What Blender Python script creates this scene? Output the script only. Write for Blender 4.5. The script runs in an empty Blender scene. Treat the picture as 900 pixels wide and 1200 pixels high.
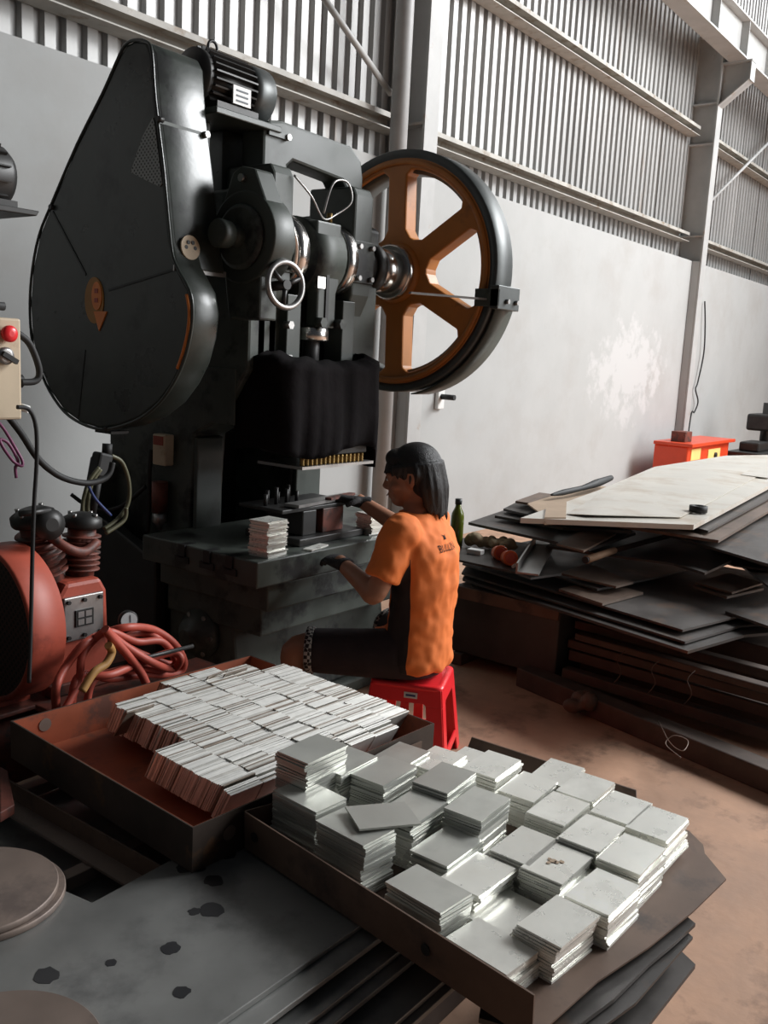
import bpy, bmesh, math, random
from mathutils import Vector, Matrix, Quaternion
random.seed(7)
R_ = random.Random(11)
scene = bpy.context.scene
col = scene.collection
# ------------------------------------------------------------------ camera (world: X along the wall, Y towards it, Z up)
F = 1082.0; H = 1.5
_d = Vector((-340, 6400, F)).normalized()
_v = Vector((829, -139, F)); _v = (_v - _d * _v.dot(_d)).normalized()
_Z = -_d; _Y = _Z.cross(_v)
ROT = Matrix((_v, _Y, _Z))
def ray(px, py): return ROT @ Vector((px - 450, py - 600, F))
def onz(px, py, z):
    r = ray(px, py); return Vector((0, 0, H)) + r * ((z - H) / r.z)
def ony(px, py, y):
    r = ray(px, py); return Vector((0, 0, H)) + r * (y / r.y)
def onx(px, py, x):
    r = ray(px, py); return Vector((0, 0, H)) + r * (x / r.x)
cam_data = bpy.data.cameras.new('camera'); cam = bpy.data.objects.new('camera', cam_data); col.objects.link(cam)
cam_data.sensor_fit = 'VERTICAL'; cam_data.sensor_height = 36; cam_data.sensor_width = 27
cam_data.lens = F / 1200 * 36; cam_data.clip_end = 200; cam_data.clip_start = .05
rx = ROT @ Vector((1, 0, 0)); uy = ROT @ Vector((0, -1, 0)); bz = ROT @ Vector((0, 0, -1))
m = Matrix((rx, uy, bz)).transposed().to_4x4(); m.translation = (0, 0, H)
cam.matrix_world = m
scene.camera = cam
# ------------------------------------------------------------------ light
w = bpy.data.worlds.new('overcast_sky'); scene.world = w; w.use_nodes = True
bg = w.node_tree.nodes['Background']; bg.inputs[0].default_value = (.80, .88, 1, 1); bg.inputs[1].default_value = .040
def area(name, loc, target, sx, sy, power, colr=(.965, .985, 1.0)):
    l = bpy.data.lights.new(name, 'AREA'); l.shape = 'RECTANGLE'; l.size = sx; l.size_y = sy; l.energy = power; l.color = colr
    o = bpy.data.objects.new(name, l); col.objects.link(o); o.location = loc
    o.rotation_euler = (Vector(target) - Vector(loc)).to_track_quat('-Z', 'Y').to_euler()
    return o
area('roof_skylight', (11.6, -3.2, 7.2), (2.8, 1.2, .4), 5.0, 3.2, 1560)
area('far_roof_skylight', (15.5, .2, 7.6), (11.0, 2.2, 0), 8.0, 3.0, 480)
area('open_hall_door', (10.5, -7.0, 4.0), (2.6, 1.2, .6), 6.0, 4.5, 640)
scene.view_settings.view_transform = 'Standard'; scene.view_settings.look = 'None'
scene.view_settings.exposure = 0.0; scene.view_settings.gamma = 1.0; scene.view_settings.use_curve_mapping = False
# ------------------------------------------------------------------ materials
def M(name, c, rough=.6, metal=0.0, var=.18, scale=6.0, bump=0.0, bscale=40.0, c2=None, thr=.58, s2=3.0, soft=.12, rnd=0.0, spec=.5, stretch=None, rvar=.0):
    mt = bpy.data.materials.new(name); mt.use_nodes = True
    nt = mt.node_tree; N = nt.nodes; L = nt.links; b = N['Principled BSDF']
    b.inputs['Roughness'].default_value = rough; b.inputs['Metallic'].default_value = metal
    b.inputs['Specular IOR Level'].default_value = spec
    tc = N.new('ShaderNodeTexCoord'); vec = tc.outputs['Object']
    if stretch:
        mp = N.new('ShaderNodeMapping'); mp.inputs['Scale'].default_value = stretch; L.new(vec, mp.inputs[0]); vec = mp.outputs[0]
    if rnd:
        oi = N.new('ShaderNodeObjectInfo'); ad = N.new('ShaderNodeVectorMath'); ad.operation = 'ADD'
        sc = N.new('ShaderNodeVectorMath'); sc.operation = 'SCALE'; cx = N.new('ShaderNodeCombineXYZ')
        L.new(oi.outputs['Random'], cx.inputs[0]); L.new(oi.outputs['Random'], cx.inputs[1])
        L.new(cx.outputs[0], sc.inputs[0]); sc.inputs['Scale'].default_value = 37.0
        L.new(vec, ad.inputs[0]); L.new(sc.outputs[0], ad.inputs[1]); vec = ad.outputs[0]
    n = N.new('ShaderNodeTexNoise'); n.inputs['Scale'].default_value = scale; n.inputs['Detail'].default_value = 6; n.inputs['Roughness'].default_value = .6
    L.new(vec, n.inputs['Vector'])
    rp = N.new('ShaderNodeValToRGB')
    rp.color_ramp.elements[0].position = .3; rp.color_ramp.elements[1].position = .72
    rp.color_ramp.elements[0].color = tuple(max(0, x * (1 - var)) for x in c) + (1,)
    rp.color_ramp.elements[1].color = tuple(min(1, x * (1 + var)) for x in c) + (1,)
    L.new(n.outputs['Fac'], rp.inputs[0]); out = rp.outputs[0]
    if c2:
        n2 = N.new('ShaderNodeTexNoise'); n2.inputs['Scale'].default_value = s2; n2.inputs['Detail'].default_value = 8; n2.inputs['Roughness'].default_value = .65
        L.new(vec, n2.inputs['Vector'])
        mr = N.new('ShaderNodeMapRange'); mr.inputs[1].default_value = thr - soft / 2; mr.inputs[2].default_value = thr + soft / 2
        L.new(n2.outputs['Fac'], mr.inputs[0])
        mx = N.new('ShaderNodeMix'); mx.data_type = 'RGBA'; L.new(mr.outputs[0], mx.inputs[0]); L.new(out, mx.inputs[6]); mx.inputs[7].default_value = tuple(c2) + (1,)
        out = mx.outputs[2]
    if rnd:
        hv = N.new('ShaderNodeHueSaturation'); mr2 = N.new('ShaderNodeMapRange'); mr2.inputs[3].default_value = 1 - rnd; mr2.inputs[4].default_value = 1 + rnd
        L.new(oi.outputs['Random'], mr2.inputs[0]); L.new(mr2.outputs[0], hv.inputs['Value']); L.new(out, hv.inputs['Color']); out = hv.outputs[0]
    L.new(out, b.inputs['Base Color'])
    if rvar:
        mr3 = N.new('ShaderNodeMapRange'); mr3.inputs[1].default_value = .3; mr3.inputs[2].default_value = .7; mr3.inputs[3].default_value = max(.03, rough - rvar); mr3.inputs[4].default_value = min(1, rough + rvar)
        L.new(n.outputs['Fac'], mr3.inputs[0]); L.new(mr3.outputs[0], b.inputs['Roughness'])
    if bump:
        n3 = N.new('ShaderNodeTexNoise'); n3.inputs['Scale'].default_value = bscale; n3.inputs['Detail'].default_value = 4; L.new(vec, n3.inputs['Vector'])
        bp = N.new('ShaderNodeBump'); bp.inputs['Strength'].default_value = bump; bp.inputs['Distance'].default_value = .01; L.new(n3.outputs['Fac'], bp.inputs['Height']); L.new(bp.outputs[0], b.inputs['Normal'])
    return mt
MT = {}
def mats():
    m = MT
    m['floor'] = M('floor_concrete', (.46, .275, .18), .75, var=.25, scale=2.6, bump=.25, bscale=14, c2=(.27, .16, .105), thr=.58, s2=4.2, soft=.12, rvar=.15)
    m['plaster_grey'] = M('grey_plaster', (.60, .605, .60), .85, var=.05, scale=3, bump=.1, bscale=30)
    m['steel_paint'] = M('grey_painted_steel', (.42, .42, .41), .55, var=.12, scale=3, c2=(.33, .24, .17), thr=.68, s2=5)
    m['girt'] = M('dusty_galvanised_steel', (.40, .385, .35), .6, var=.2, scale=5, c2=(.25, .2, .15), thr=.6, s2=6)
    m['sheet'] = M('galvanised_sheet', (.39, .385, .375), .5, metal=.3, var=.14, scale=2.0, c2=(.30, .23, .18), thr=.67, s2=2.2, stretch=(1, 1, .25), rnd=.06)
    m['pipe'] = M('grey_plastic_pipe', (.36, .36, .355), .5, var=.12)
    m['green'] = M('dark_green_machine_paint', (.040, .047, .041), .33, var=.3, scale=4, c2=(.018, .019, .018), thr=.60, s2=5, bump=.04, rvar=.08)
    m['green2'] = M('grey_green_machine_paint', (.050, .059, .051), .45, var=.22, scale=5, c2=(.035, .038, .033), thr=.63, s2=7, rvar=.1)
    m['green_dirty'] = M('oily_green_machine_paint', (.062, .072, .062), .5, var=.35, scale=5, c2=(.012, .012, .012), thr=.56, s2=6, rvar=.15)
    m['black_oil'] = M('oily_black_iron', (.014, .014, .014), .5, var=.4, scale=9)
    m['iron'] = M('dark_iron', (.035, .034, .033), .45, metal=.4, var=.3, scale=9)
    m['chrome'] = M('machined_bright_steel', (.62, .59, .56), .22, metal=1, var=.12, scale=12, stretch=(14, 1, 1))
    m['steel'] = M('worn_bare_steel', (.36, .35, .34), .38, metal=.8, var=.25, scale=9)
    m['orange'] = M('orange_enamel', (.46, .165, .028), .42, var=.18, scale=4, c2=(.23, .085, .02), thr=.66, s2=5)
    m['orange_badge'] = M('orange_badge_paint', (.80, .23, .04), .45, var=.1)
    m['yellow_badge'] = M('dull_amber_paint', (.36, .16, .02), .5, var=.1)
    m['rim'] = M('grey_worn_wheel_rim', (.075, .082, .08), .42, metal=.3, var=.2, scale=9)
    m['cloth_black'] = M('oily_black_cloth', (.007, .0055, .006), .95, spec=.12, var=.35, scale=9, bump=.3, bscale=25)
    m['brass'] = M('tarnished_brass', (.26, .17, .06), .4, metal=.8, var=.3, scale=20)
    m['cream'] = M('aged_cream_paint', (.58, .47, .33), .55, var=.12, scale=6, c2=(.36, .26, .16), thr=.6, s2=8)
    m['red_plastic'] = M('red_plastic', (.86, .028, .035), .32, var=.06)
    m['red_dull'] = M('dull_red_paint', (.38, .07, .04), .5, var=.22, scale=5, c2=(.17, .03, .02), thr=.6, s2=6)
    m['red_dark'] = M('rusty_dark_red_iron', (.16, .045, .03), .6, var=.4, scale=12, c2=(.05, .03, .025), thr=.55, s2=14)
    m['hose_red'] = M('salmon_red_rubber', (.46, .085, .055), .5, var=.18, scale=9)
    m['hose_yellow'] = M('ochre_rubber', (.42, .22, .07), .5, var=.15)
    m['rubber'] = M('black_rubber', (.014, .014, .014), .65, var=.2)
    m['cable_green'] = M('olive_cable', (.10, .095, .05), .5, var=.2)
    m['purple'] = M('purple_wire', (.17, .035, .10), .5, var=.2)
    m['white_plastic'] = M('white_plastic', (.72, .72, .70), .4, var=.05)
    m['blue'] = M('blue_plastic', (.03, .05, .16), .4, var=.1)
    m['plate'] = M('bare_zinc_plate', (.90, .895, .83), .30, metal=.45, var=.10, scale=14, rnd=.13, c2=(.74, .72, .65), thr=.66, s2=7, soft=.3, rvar=.06)
    m['plate_edge'] = M('bare_plate_standing', (.68, .66, .62), .40, metal=.55, var=.25, scale=30, rnd=.38, c2=(.28, .22, .17), thr=.64, s2=16)
    m['plate_shaded'] = M('shaded_grey_plate', (.58, .585, .54), .34, metal=.5, var=.12, scale=14, rnd=.14, c2=(.46, .46, .42), thr=.64, s2=7, soft=.3, rvar=.06)  # darker copy of the plate: weaker reflection painted into its colour
    m['edge_light'] = M('bright_plate_edge', (.80, .785, .74), .38, metal=.45, var=.12, scale=30, rnd=.12)
    m['edge_mid'] = M('grey_plate_edge', (.50, .48, .44), .45, metal=.4, var=.2, scale=30, rnd=.2)
    m['edge_dark'] = M('brown_plate_edge', (.20, .16, .125), .5, metal=.3, var=.3, scale=30, rnd=.25)
    m['tray_out'] = M('dark_rusty_tray_steel', (.060, .043, .034), .55, metal=.3, var=.35, scale=6, c2=(.17, .085, .04), thr=.63, s2=7)
    m['tray_in'] = M('red_oxide_primer', (.30, .072, .03), .6, var=.25, scale=5, c2=(.12, .045, .03), thr=.6, s2=7)
    m['rust'] = M('brown_rusty_sheet', (.135, .085, .06), .6, metal=.2, var=.3, scale=4, c2=(.06, .042, .035), thr=.58, s2=5)
    m['mill'] = M('dark_mill_scale_steel', (.25, .25, .24), .38, metal=.45, var=.25, scale=3, c2=(.18, .18, .176), thr=.6, s2=4, rvar=.12)
    m['mill_brown'] = M('brown_mill_scale_steel', (.24, .185, .155), .48, metal=.35, var=.25, scale=3, c2=(.16, .125, .11), thr=.58, s2=4, rvar=.12)
    m['oil'] = M('oil_spot', (.028, .028, .03), .3, var=.2)
    m['sheet_dark'] = M('dark_offcut_steel', (.070, .062, .057), .5, metal=.35, var=.35, scale=3, c2=(.12, .075, .05), thr=.62, s2=4, rnd=.25, rvar=.15)
    m['sheet_brown'] = M('brown_offcut_steel', (.17, .12, .092), .55, metal=.15, var=.3, scale=3, c2=(.09, .06, .045), thr=.6, s2=4, rnd=.2)
    m['sheet_white'] = M('pale_new_steel_sheet', (.66, .63, .57), .42, metal=.3, var=.1, scale=2, c2=(.50, .42, .33), thr=.60, s2=2.4, soft=.2)
    m['cardboard'] = M('cardboard', (.42, .31, .22), .85, var=.1)
    m['wood'] = M('worn_wood', (.42, .26, .16), .7, var=.25, scale=8, stretch=(1, 8, 8))
    m['wood_dark'] = M('dark_rusty_bar', (.085, .058, .045), .75, var=.35, scale=6)
    m['skin'] = M('skin', (.36, .165, .095), .5, var=.08, scale=10)
    m['hair'] = M('black_hair', (.007, .0055, .0055), .5, var=.4, scale=30, stretch=(6, 6, 1), bump=.4, bscale=60)
    m['shorts'] = M('dark_brown_shorts', (.026, .017, .019), .85, var=.25, scale=14, bump=.3, bscale=18)
    m['glove'] = M('dark_grey_glove', (.022, .020, .021), .9, var=.3, scale=30, bump=.4, bscale=120)
    m['glass_green'] = M('green_bottle', (.11, .135, .018), .12, var=.15, scale=12)
    m['cap'] = M('dark_bottle_cap', (.02, .025, .025), .5)
    m['rag'] = M('beige_rag', (.30, .23, .14), .9, var=.35, scale=12, c2=(.07, .05, .03), thr=.58, s2=12)
    m['orange_plastic'] = M('orange_plastic', (.62, .12, .035), .4, var=.06)
    m['red_box'] = M('bright_red_enamel', (.68, .065, .02), .35, var=.08)
    m['yellow'] = M('pale_yellow_glare', (.85, .62, .22), .5, var=.05)  # colour of the glare on the red cabinet
    m['gauge'] = M('gauge_face', (.62, .64, .64), .4, var=.03)
    m['logo'] = M('dark_print', (.05, .02, .012), .8)
    m['ink'] = M('grey_print', (.12, .14, .16), .6)
    m['checker'] = None
mats()
# ------------------------------------------------------------------ mesh builder
class MB:
    def __init__(s): s.v = []; s.f = []; s.sm = []
    def add(s, vs, fs, smooth=False):
        o = len(s.v); s.v += [Vector(a) for a in vs]; s.f += [tuple(i + o for i in f) for f in fs]; s.sm += [smooth] * len(fs); return s
    def box(s, x0, x1, y0, y1, z0, z1):
        return s.add([(x0, y0, z0), (x1, y0, z0), (x1, y1, z0), (x0, y1, z0), (x0, y0, z1), (x1, y0, z1), (x1, y1, z1), (x0, y1, z1)],
                     [(3, 2, 1, 0), (4, 5, 6, 7), (0, 1, 5, 4), (1, 2, 6, 5), (2, 3, 7, 6), (3, 0, 4, 7)])
    def obox(s, c, size, rot):   # oriented box
        q = rot if isinstance(rot, Matrix) else Matrix.Rotation(rot, 3, 'Z')
        hx, hy, hz = (a / 2 for a in size); c = Vector(c)
        vs = [c + q @ Vector(p) for p in [(-hx, -hy, -hz), (hx, -hy, -hz), (hx, hy, -hz), (-hx, hy, -hz), (-hx, -hy, hz), (hx, -hy, hz), (hx, hy, hz), (-hx, hy, hz)]]
        return s.add(vs, [(3, 2, 1, 0), (4, 5, 6, 7), (0, 1, 5, 4), (1, 2, 6, 5), (2, 3, 7, 6), (3, 0, 4, 7)])
    def prism(s, poly, a, b, axis='X', smooth=False):   # poly in the two other axes (order: X->(y,z) Y->(x,z) Z->(x,y)), convex or simple
        n = len(poly)
        def P(p, t):
            return {'X': (t, p[0], p[1]), 'Y': (p[0], t, p[1]), 'Z': (p[0], p[1], t)}[axis]
        vs = [P(p, a) for p in poly] + [P(p, b) for p in poly]
        s.add(vs, [tuple(range(n)), tuple(range(2 * n - 1, n - 1, -1))])
        o = len(s.v) - 2 * n
        for i in range(n):
            j = (i + 1) % n; s.f.append((o + i, o + n + i, o + n + j, o + j)); s.sm.append(smooth)
        return s
    def cyl(s, p0, p1, r, seg=24, r2=None, smooth=True, caps=True):
        p0 = Vector(p0); p1 = Vector(p1); r2 = r if r2 is None else r2
        q = (p1 - p0).to_track_quat('Z', 'Y'); o = len(s.v)
        for p, rr in ((p0, r), (p1, r2)):
            for i in range(seg):
                a = 2 * math.pi * i / seg; s.v.append(p + q @ Vector((math.cos(a) * rr, math.sin(a) * rr, 0)))
        for i in range(seg):
            j = (i + 1) % seg; s.f.append((o + i, o + j, o + seg + j, o + seg + i)); s.sm.append(smooth)
        if caps:
            s.f.append(tuple(o + i for i in reversed(range(seg)))); s.f.append(tuple(o + seg + i for i in range(seg))); s.sm += [False, False]
        return s
    def lathe(s, base, axis, prof, seg=32, smooth=True, closed=False):   # prof: (r, h) along axis
        base = Vector(base); q = Vector(axis).to_track_quat('Z', 'Y'); o = len(s.v); n = len(prof)
        for r, h in prof:
            for i in range(seg):
                a = 2 * math.pi * i / seg; s.v.append(base + q @ Vector((math.cos(a) * r, math.sin(a) * r, h)))
        rng = range(n) if closed else range(n - 1)
        for k in rng:
            k2 = (k + 1) % n
            for i in range(seg):
                j = (i + 1) % seg; s.f.append((o + k * seg + i, o + k * seg + j, o + k2 * seg + j, o + k2 * seg + i)); s.sm.append(smooth)
        if not closed:
            s.f.append(tuple(o + i for i in reversed(range(seg)))); s.f.append(tuple(o + (n - 1) * seg + i for i in range(seg))); s.sm += [False, False]
        return s
    def tube(s, pts, r, seg=8, sub=6, closed=False, rs=None):
        pts = [Vector(p) for p in pts]
        P = []; Rr = []
        n = len(pts)
        if sub > 1 and n > 2:
            for i in range(n if closed else n - 1):
                p0 = pts[(i - 1) % n] if (closed or i > 0) else pts[0]
                p1 = pts[i]; p2 = pts[(i + 1) % n]; p3 = pts[(i + 2) % n] if (closed or i + 2 < n) else pts[-1]
                for k in range(sub):
                    t = k / sub
                    P.append(.5 * ((2 * p1) + (p2 - p0) * t + (2 * p0 - 5 * p1 + 4 * p2 - p3) * t * t + (3 * p1 - p0 - 3 * p2 + p3) * t ** 3))
                    Rr.append(r if rs is None else rs[i] * (1 - t) + rs[(i + 1) % n] * t)
            if not closed: P.append(pts[-1]); Rr.append(r if rs is None else rs[-1])
        else:
            P = pts; Rr = [r] * n if rs is None else list(rs)
        o = len(s.v); n = len(P); q = None
        for i, p in enumerate(P):
            t = (P[(i + 1) % n] - P[(i - 1) % n]) if closed else (P[min(i + 1, n - 1)] - P[max(i - 1, 0)])
            if t.length < 1e-9: t = Vector((0, 0, 1))
            t.normalize()
            if q is None: q = t.to_track_quat('Z', 'Y'); t0 = t
            else: q = t0.rotation_difference(t) @ q; t0 = t
            for k in range(seg):
                a = 2 * math.pi * k / seg; s.v.append(p + q @ Vector((math.cos(a) * Rr[i], math.sin(a) * Rr[i], 0)))
        for i in range(n if closed else n - 1):
            i2 = (i + 1) % n
            for k in range(seg):
                j = (k + 1) % seg; s.f.append((o + i * seg + k, o + i * seg + j, o + i2 * seg + j, o + i2 * seg + k)); s.sm.append(True)
        if not closed:
            s.f.append(tuple(o + k for k in reversed(range(seg)))); s.f.append(tuple(o + (n - 1) * seg + k for k in range(seg))); s.sm += [False, False]
        return s
    def loft(s, secs, seg=24):   # secs: (centre, rx, ry, quaternion/matrix)
        o = len(s.v); n = len(secs)
        for c, ra, rb, q in secs:
            c = Vector(c)
            for i in range(seg):
                a = 2 * math.pi * i / seg; s.v.append(c + q @ Vector((math.cos(a) * ra, math.sin(a) * rb, 0)))
        for k in range(n - 1):
            for i in range(seg):
                j = (i + 1) % seg; s.f.append((o + k * seg + i, o + k * seg + j, o + (k + 1) * seg + j, o + (k + 1) * seg + i)); s.sm.append(True)
        s.f.append(tuple(o + i for i in reversed(range(seg)))); s.f.append(tuple(o + (n - 1) * seg + i for i in range(seg))); s.sm += [True, True]
        return s
    def ball(s, c, r, seg=16, rings=10, q=None):
        rr = r if hasattr(r, '__len__') else (r, r, r); c = Vector(c); o = len(s.v)
        q = q or Matrix.Identity(3)
        s.v.append(c + q @ Vector((0, 0, rr[2])))
        for k in range(1, rings):
            t = math.pi * k / rings
            for i in range(seg):
                a = 2 * math.pi * i / seg; s.v.append(c + q @ Vector((rr[0] * math.sin(t) * math.cos(a), rr[1] * math.sin(t) * math.sin(a), rr[2] * math.cos(t))))
        s.v.append(c + q @ Vector((0, 0, -rr[2]))); e = len(s.v) - 1
        for i in range(seg):
            j = (i + 1) % seg
            s.f.append((o, o + 1 + i, o + 1 + j)); s.sm.append(True)
            for k in range(rings - 2):
                a = o + 1 + k * seg; s.f.append((a + i, a + seg + i, a + seg + j, a + j)); s.sm.append(True)
            a = o + 1 + (rings - 2) * seg; s.f.append((a + i, e, a + j)); s.sm.append(True)
        return s
    def mesh(s, name, origin=(0, 0, 0)):
        me = bpy.data.meshes.new(name); og = Vector(origin)
        me.from_pydata([tuple(v - og) for v in s.v], [], s.f); me.polygons.foreach_set('use_smooth', s.sm)
        bm = bmesh.new(); bm.from_mesh(me); bmesh.ops.recalc_face_normals(bm, faces=bm.faces); bm.to_mesh(me); bm.free()
        me.update(); return me
def origin_of(p):
    v = Vector((0, 0, 0))
    while p: v = v + p.location; p = p.parent
    return v
def obj(name, mb, mat, parent=None, bevel=0.0, origin=None, segs=2):
    og = origin_of(parent) if parent else Vector(origin or (0, 0, 0))
    o = bpy.data.objects.new(name, mb.mesh(name, og)); col.objects.link(o)
    if parent: o.parent = parent
    else: o.location = og
    o.data.materials.append(MT[mat] if isinstance(mat, str) else mat)
    if bevel:
        b = o.modifiers.new('bevel', 'BEVEL'); b.width = bevel; b.segments = segs; b.limit_method = 'ANGLE'; b.angle_limit = math.radians(35)
    return o
def thing(name, label, cat, loc, group=None):
    o = bpy.data.objects.new(name, None); col.objects.link(o); o.location = loc; o.empty_display_size = .1
    return tag(o, label, cat, group)
def tag(o, label, cat, group=None, kind=None):
    o['label'] = label; o['category'] = cat
    if group: o['group'] = group
    if kind: o['kind'] = kind
    return o
def struct(o): o['kind'] = 'structure'; return o
def RZ(deg): return Matrix.Rotation(math.radians(deg), 3, 'Z')
def face_poly(pts, axis):  # world points -> 2D polygon for prism
    if axis == 'X': return [(p.y, p.z) for p in pts]
    if axis == 'Y': return [(p.x, p.z) for p in pts]
    return [(p.x, p.y) for p in pts]
# ================================================================== THE HALL
fl = MB(); fl.add([(-6, -8, 0), (45, -8, 0), (45, 4.5, 0), (-6, 4.5, 0)], [(0, 1, 2, 3)])
struct(obj('floor', fl, 'floor'))
def wall_material():
    mt = M('whitewashed_plaster', (.405, .41, .402), .82, var=.045, scale=2.2, bump=.06, bscale=20, c2=(.36, .35, .335), thr=.62, s2=1.3, soft=.25)
    nt = mt.node_tree; N = nt.nodes; L = nt.links; b = N['Principled BSDF']
    prev = b.inputs['Base Color'].links[0].from_socket
    tc = N.new('ShaderNodeTexCoord')
    # flaked patch of old whitewash
    dv = N.new('ShaderNodeVectorMath'); dv.operation = 'DISTANCE'; dv.inputs[1].default_value = (10.1, 4.2, 1.45)
    mp = N.new('ShaderNodeMapping'); mp.inputs['Scale'].default_value = (.55, 0, 1); mp.inputs['Location'].default_value = (10.1 * .45, 4.2, 0)
    L.new(tc.outputs['Object'], mp.inputs[0]); L.new(mp.outputs[0], dv.inputs[0])
    ns = N.new('ShaderNodeTexNoise'); ns.inputs['Scale'].default_value = 3.8; ns.inputs['Detail'].default_value = 9; ns.inputs['Roughness'].default_value = .62; L.new(tc.outputs['Object'], ns.inputs['Vector'])
    mr = N.new('ShaderNodeMapRange'); mr.inputs[1].default_value = 1.45; mr.inputs[2].default_value = .1; L.new(dv.outputs['Value'], mr.inputs[0])
    ml = N.new('ShaderNodeMath'); ml.operation = 'MULTIPLY'; L.new(mr.outputs[0], ml.inputs[0]); L.new(ns.outputs['Fac'], ml.inputs[1])
    st = N.new('ShaderNodeMapRange'); st.inputs[1].default_value = .33; st.inputs[2].default_value = .42; L.new(ml.outputs[0], st.inputs[0])
    mx = N.new('ShaderNodeMix'); mx.data_type = 'RGBA'; L.new(st.outputs[0], mx.inputs[0]); L.new(prev, mx.inputs[6]); mx.inputs[7].default_value = (.485, .485, .48, 1)
    L.new(mx.outputs[2], b.inputs['Base Color'])
    return mt
MT['wall'] = wall_material()
wb = MB(); wb.box(-3, 45, 4.2, 4.37, 0, 2.87)
wall = struct(obj('wall_back', wb, 'wall'))
COLS = [5.70, 11.76, 17.82, 23.9]
for cx in COLS:      # plastered casing around the foot of each column
    c = MB(); c.box(cx, cx + .17, 4.10, 4.2, 0, 2.87); obj('pilaster', c, 'wall', wall, .01)
# corrugated cladding: one object per sheet
up = struct(obj('wall_upper', MB().box(-3, 45, 4.47, 4.48, 2.80, 9), 'sheet'))
def corr(width, pitch, z0, z1):
    mb = MB(); pts = []; n = int(round(width / pitch))
    for i in range(n):
        x = i * pitch
        pts += [(x, 0), (x + pitch * .50, 0), (x + pitch * .57, .034), (x + pitch * .93, .034)]
    pts.append((n * pitch, 0))
    vs = [(x, y, z0) for x, y in pts] + [(x, y, z1) for x, y in pts]; k = len(pts)
    mb.add(vs, [(i, i + 1, k + i + 1, k + i) for i in range(k - 1)]); return mb
cm = corr(1.0, .125, 2.80, 8.8).mesh('sheet'); cm.materials.append(MT['sheet'])
for i in range(40):
    o = bpy.data.objects.new('sheet', cm); col.objects.link(o); o.parent = up; o.location = (-1 + i * .995, 4.404 + (.006 if i % 2 else 0), 0)
# steel columns
def column(cx, lab):
    t = thing('steel_column', lab, 'column', (cx + .085, 4.25, 0), 'steel columns along the wall')
    obj('flange', MB().box(cx, cx + .17, 4.08, 4.10, 0, 8.6), 'steel_paint', t)
    obj('web', MB().box(cx + .08, cx + .095, 4.10, 4.40, 0, 8.6), 'steel_paint', t)
    obj('flange', MB().box(cx, cx + .17, 4.40, 4.404, 2.9, 8.6), 'steel_paint', t)
    for z in (3.16, 4.25, 4.72, 5.5):
        obj('stiffener', MB().box(cx + .005, cx + .08, 4.10, 4.395, z, z + .018), 'steel_paint', t)
    return t
column(COLS[0], 'grey steel column rising behind the orange flywheel')
column(COLS[1], 'grey steel column carrying the crane beam bracket')
for c in COLS[2:]: column(c, 'far grey steel column beyond the crane beam bracket')
bt = thing('beam_bracket', 'welded steel bracket projecting from the column under the crane beam', 'bracket', (COLS[1] + .085, 3.9, 4.9))
for cx in COLS[1:2]:
    obj('web_plate', MB().prism([(4.08, 4.69), (3.75, 4.95), (3.75, 5.16), (4.08, 5.16)], cx + .078, cx + .095, 'X'), 'steel_paint', bt)
    obj('top_plate', MB().box(cx, cx + .17, 3.73, 4.08, 5.16, 5.178), 'steel_paint', bt)
    a = Vector((0, 4.08, 4.69)); b_ = Vector((0, 3.75, 4.95))
    obj('bottom_plate', MB().prism([(4.08, 4.69), (3.75, 4.95), (3.75, 4.968), (4.08, 4.708)], cx, cx + .17, 'X'), 'steel_paint', bt)
    obj('end_plate', MB().box(cx, cx + .17, 3.735, 3.75, 4.95, 5.16), 'steel_paint', bt)
bm_ = thing('crane_beam', 'long pale steel crane runway beam with stiffeners', 'beam', (12, 3.9, 5.2))
obj('bottom_flange', MB().box(4, 30, 3.79, 4.01, 5.178, 5.198), 'steel_paint', bm_)
obj('web', MB().box(4, 30, 3.893, 3.907, 5.198, 5.60), 'steel_paint', bm_)
obj('top_flange', MB().box(4, 30, 3.79, 4.01, 5.60, 5.62), 'steel_paint', bm_)
for k in range(24):
    obj('stiffener', MB().box(4.4 + k * 1.05, 4.412 + k * 1.05, 3.80, 4.0, 5.198, 5.60), 'steel_paint', bm_)
# girts
spans = [(-2.5, 5.66), (5.9, 11.72), (11.98, 17.8), (18.02, 23.8)]
bay = ['behind the press', 'between the two near columns', 'beyond the crane bracket', 'in the farthest bay']
hz = {3.10: 'lower', 4.35: 'second', 5.60: 'third'}
for z in (3.10, 4.35, 5.60):
    for (a, b_), bn in zip(spans, bay):
        g = thing('wall_girt', '%s grey steel girt across the corrugated sheets %s' % (hz[z], bn), 'girt', ((a + b_) / 2, 4.3, z), 'wall girts')
        obj('channel_web', MB().box(a, b_, 4.392, 4.40, z, z + .11), 'girt', g)
        obj('channel_flange', MB().box(a, b_, 4.25, 4.392, z + .102, z + .11), 'girt', g)
        obj('channel_flange', MB().box(a, b_, 4.25, 4.392, z, z + .008), 'girt', g)
        obj('channel_lip', MB().box(a, b_, 4.25, 4.256, z + .075, z + .102), 'girt', g)
# drain pipe, braces
tag(obj('drain_pipe', MB().cyl((5.42, 4.10, 0), (5.42, 4.10, 8.6), .062, 20), 'pipe', origin=(5.42, 4.10, 0)), 'grey drain pipe standing beside the steel column', 'pipe')
def brace(p0, p1, lab, r=.02):
    tag(obj('wall_brace', MB().cyl(p0, p1, r, 10), 'steel_paint', origin=p0), lab, 'brace', 'diagonal wall braces')
brace(ony(360, -30, 4.2), ony(458, 110, 4.2), 'thin round steel brace slanting down to the drain pipe', .022)
brace((12.0, 4.2, 3.55), (15.2, 4.2, 5.25), 'thin flat steel brace rising beyond the crane bracket', .02)
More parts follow.
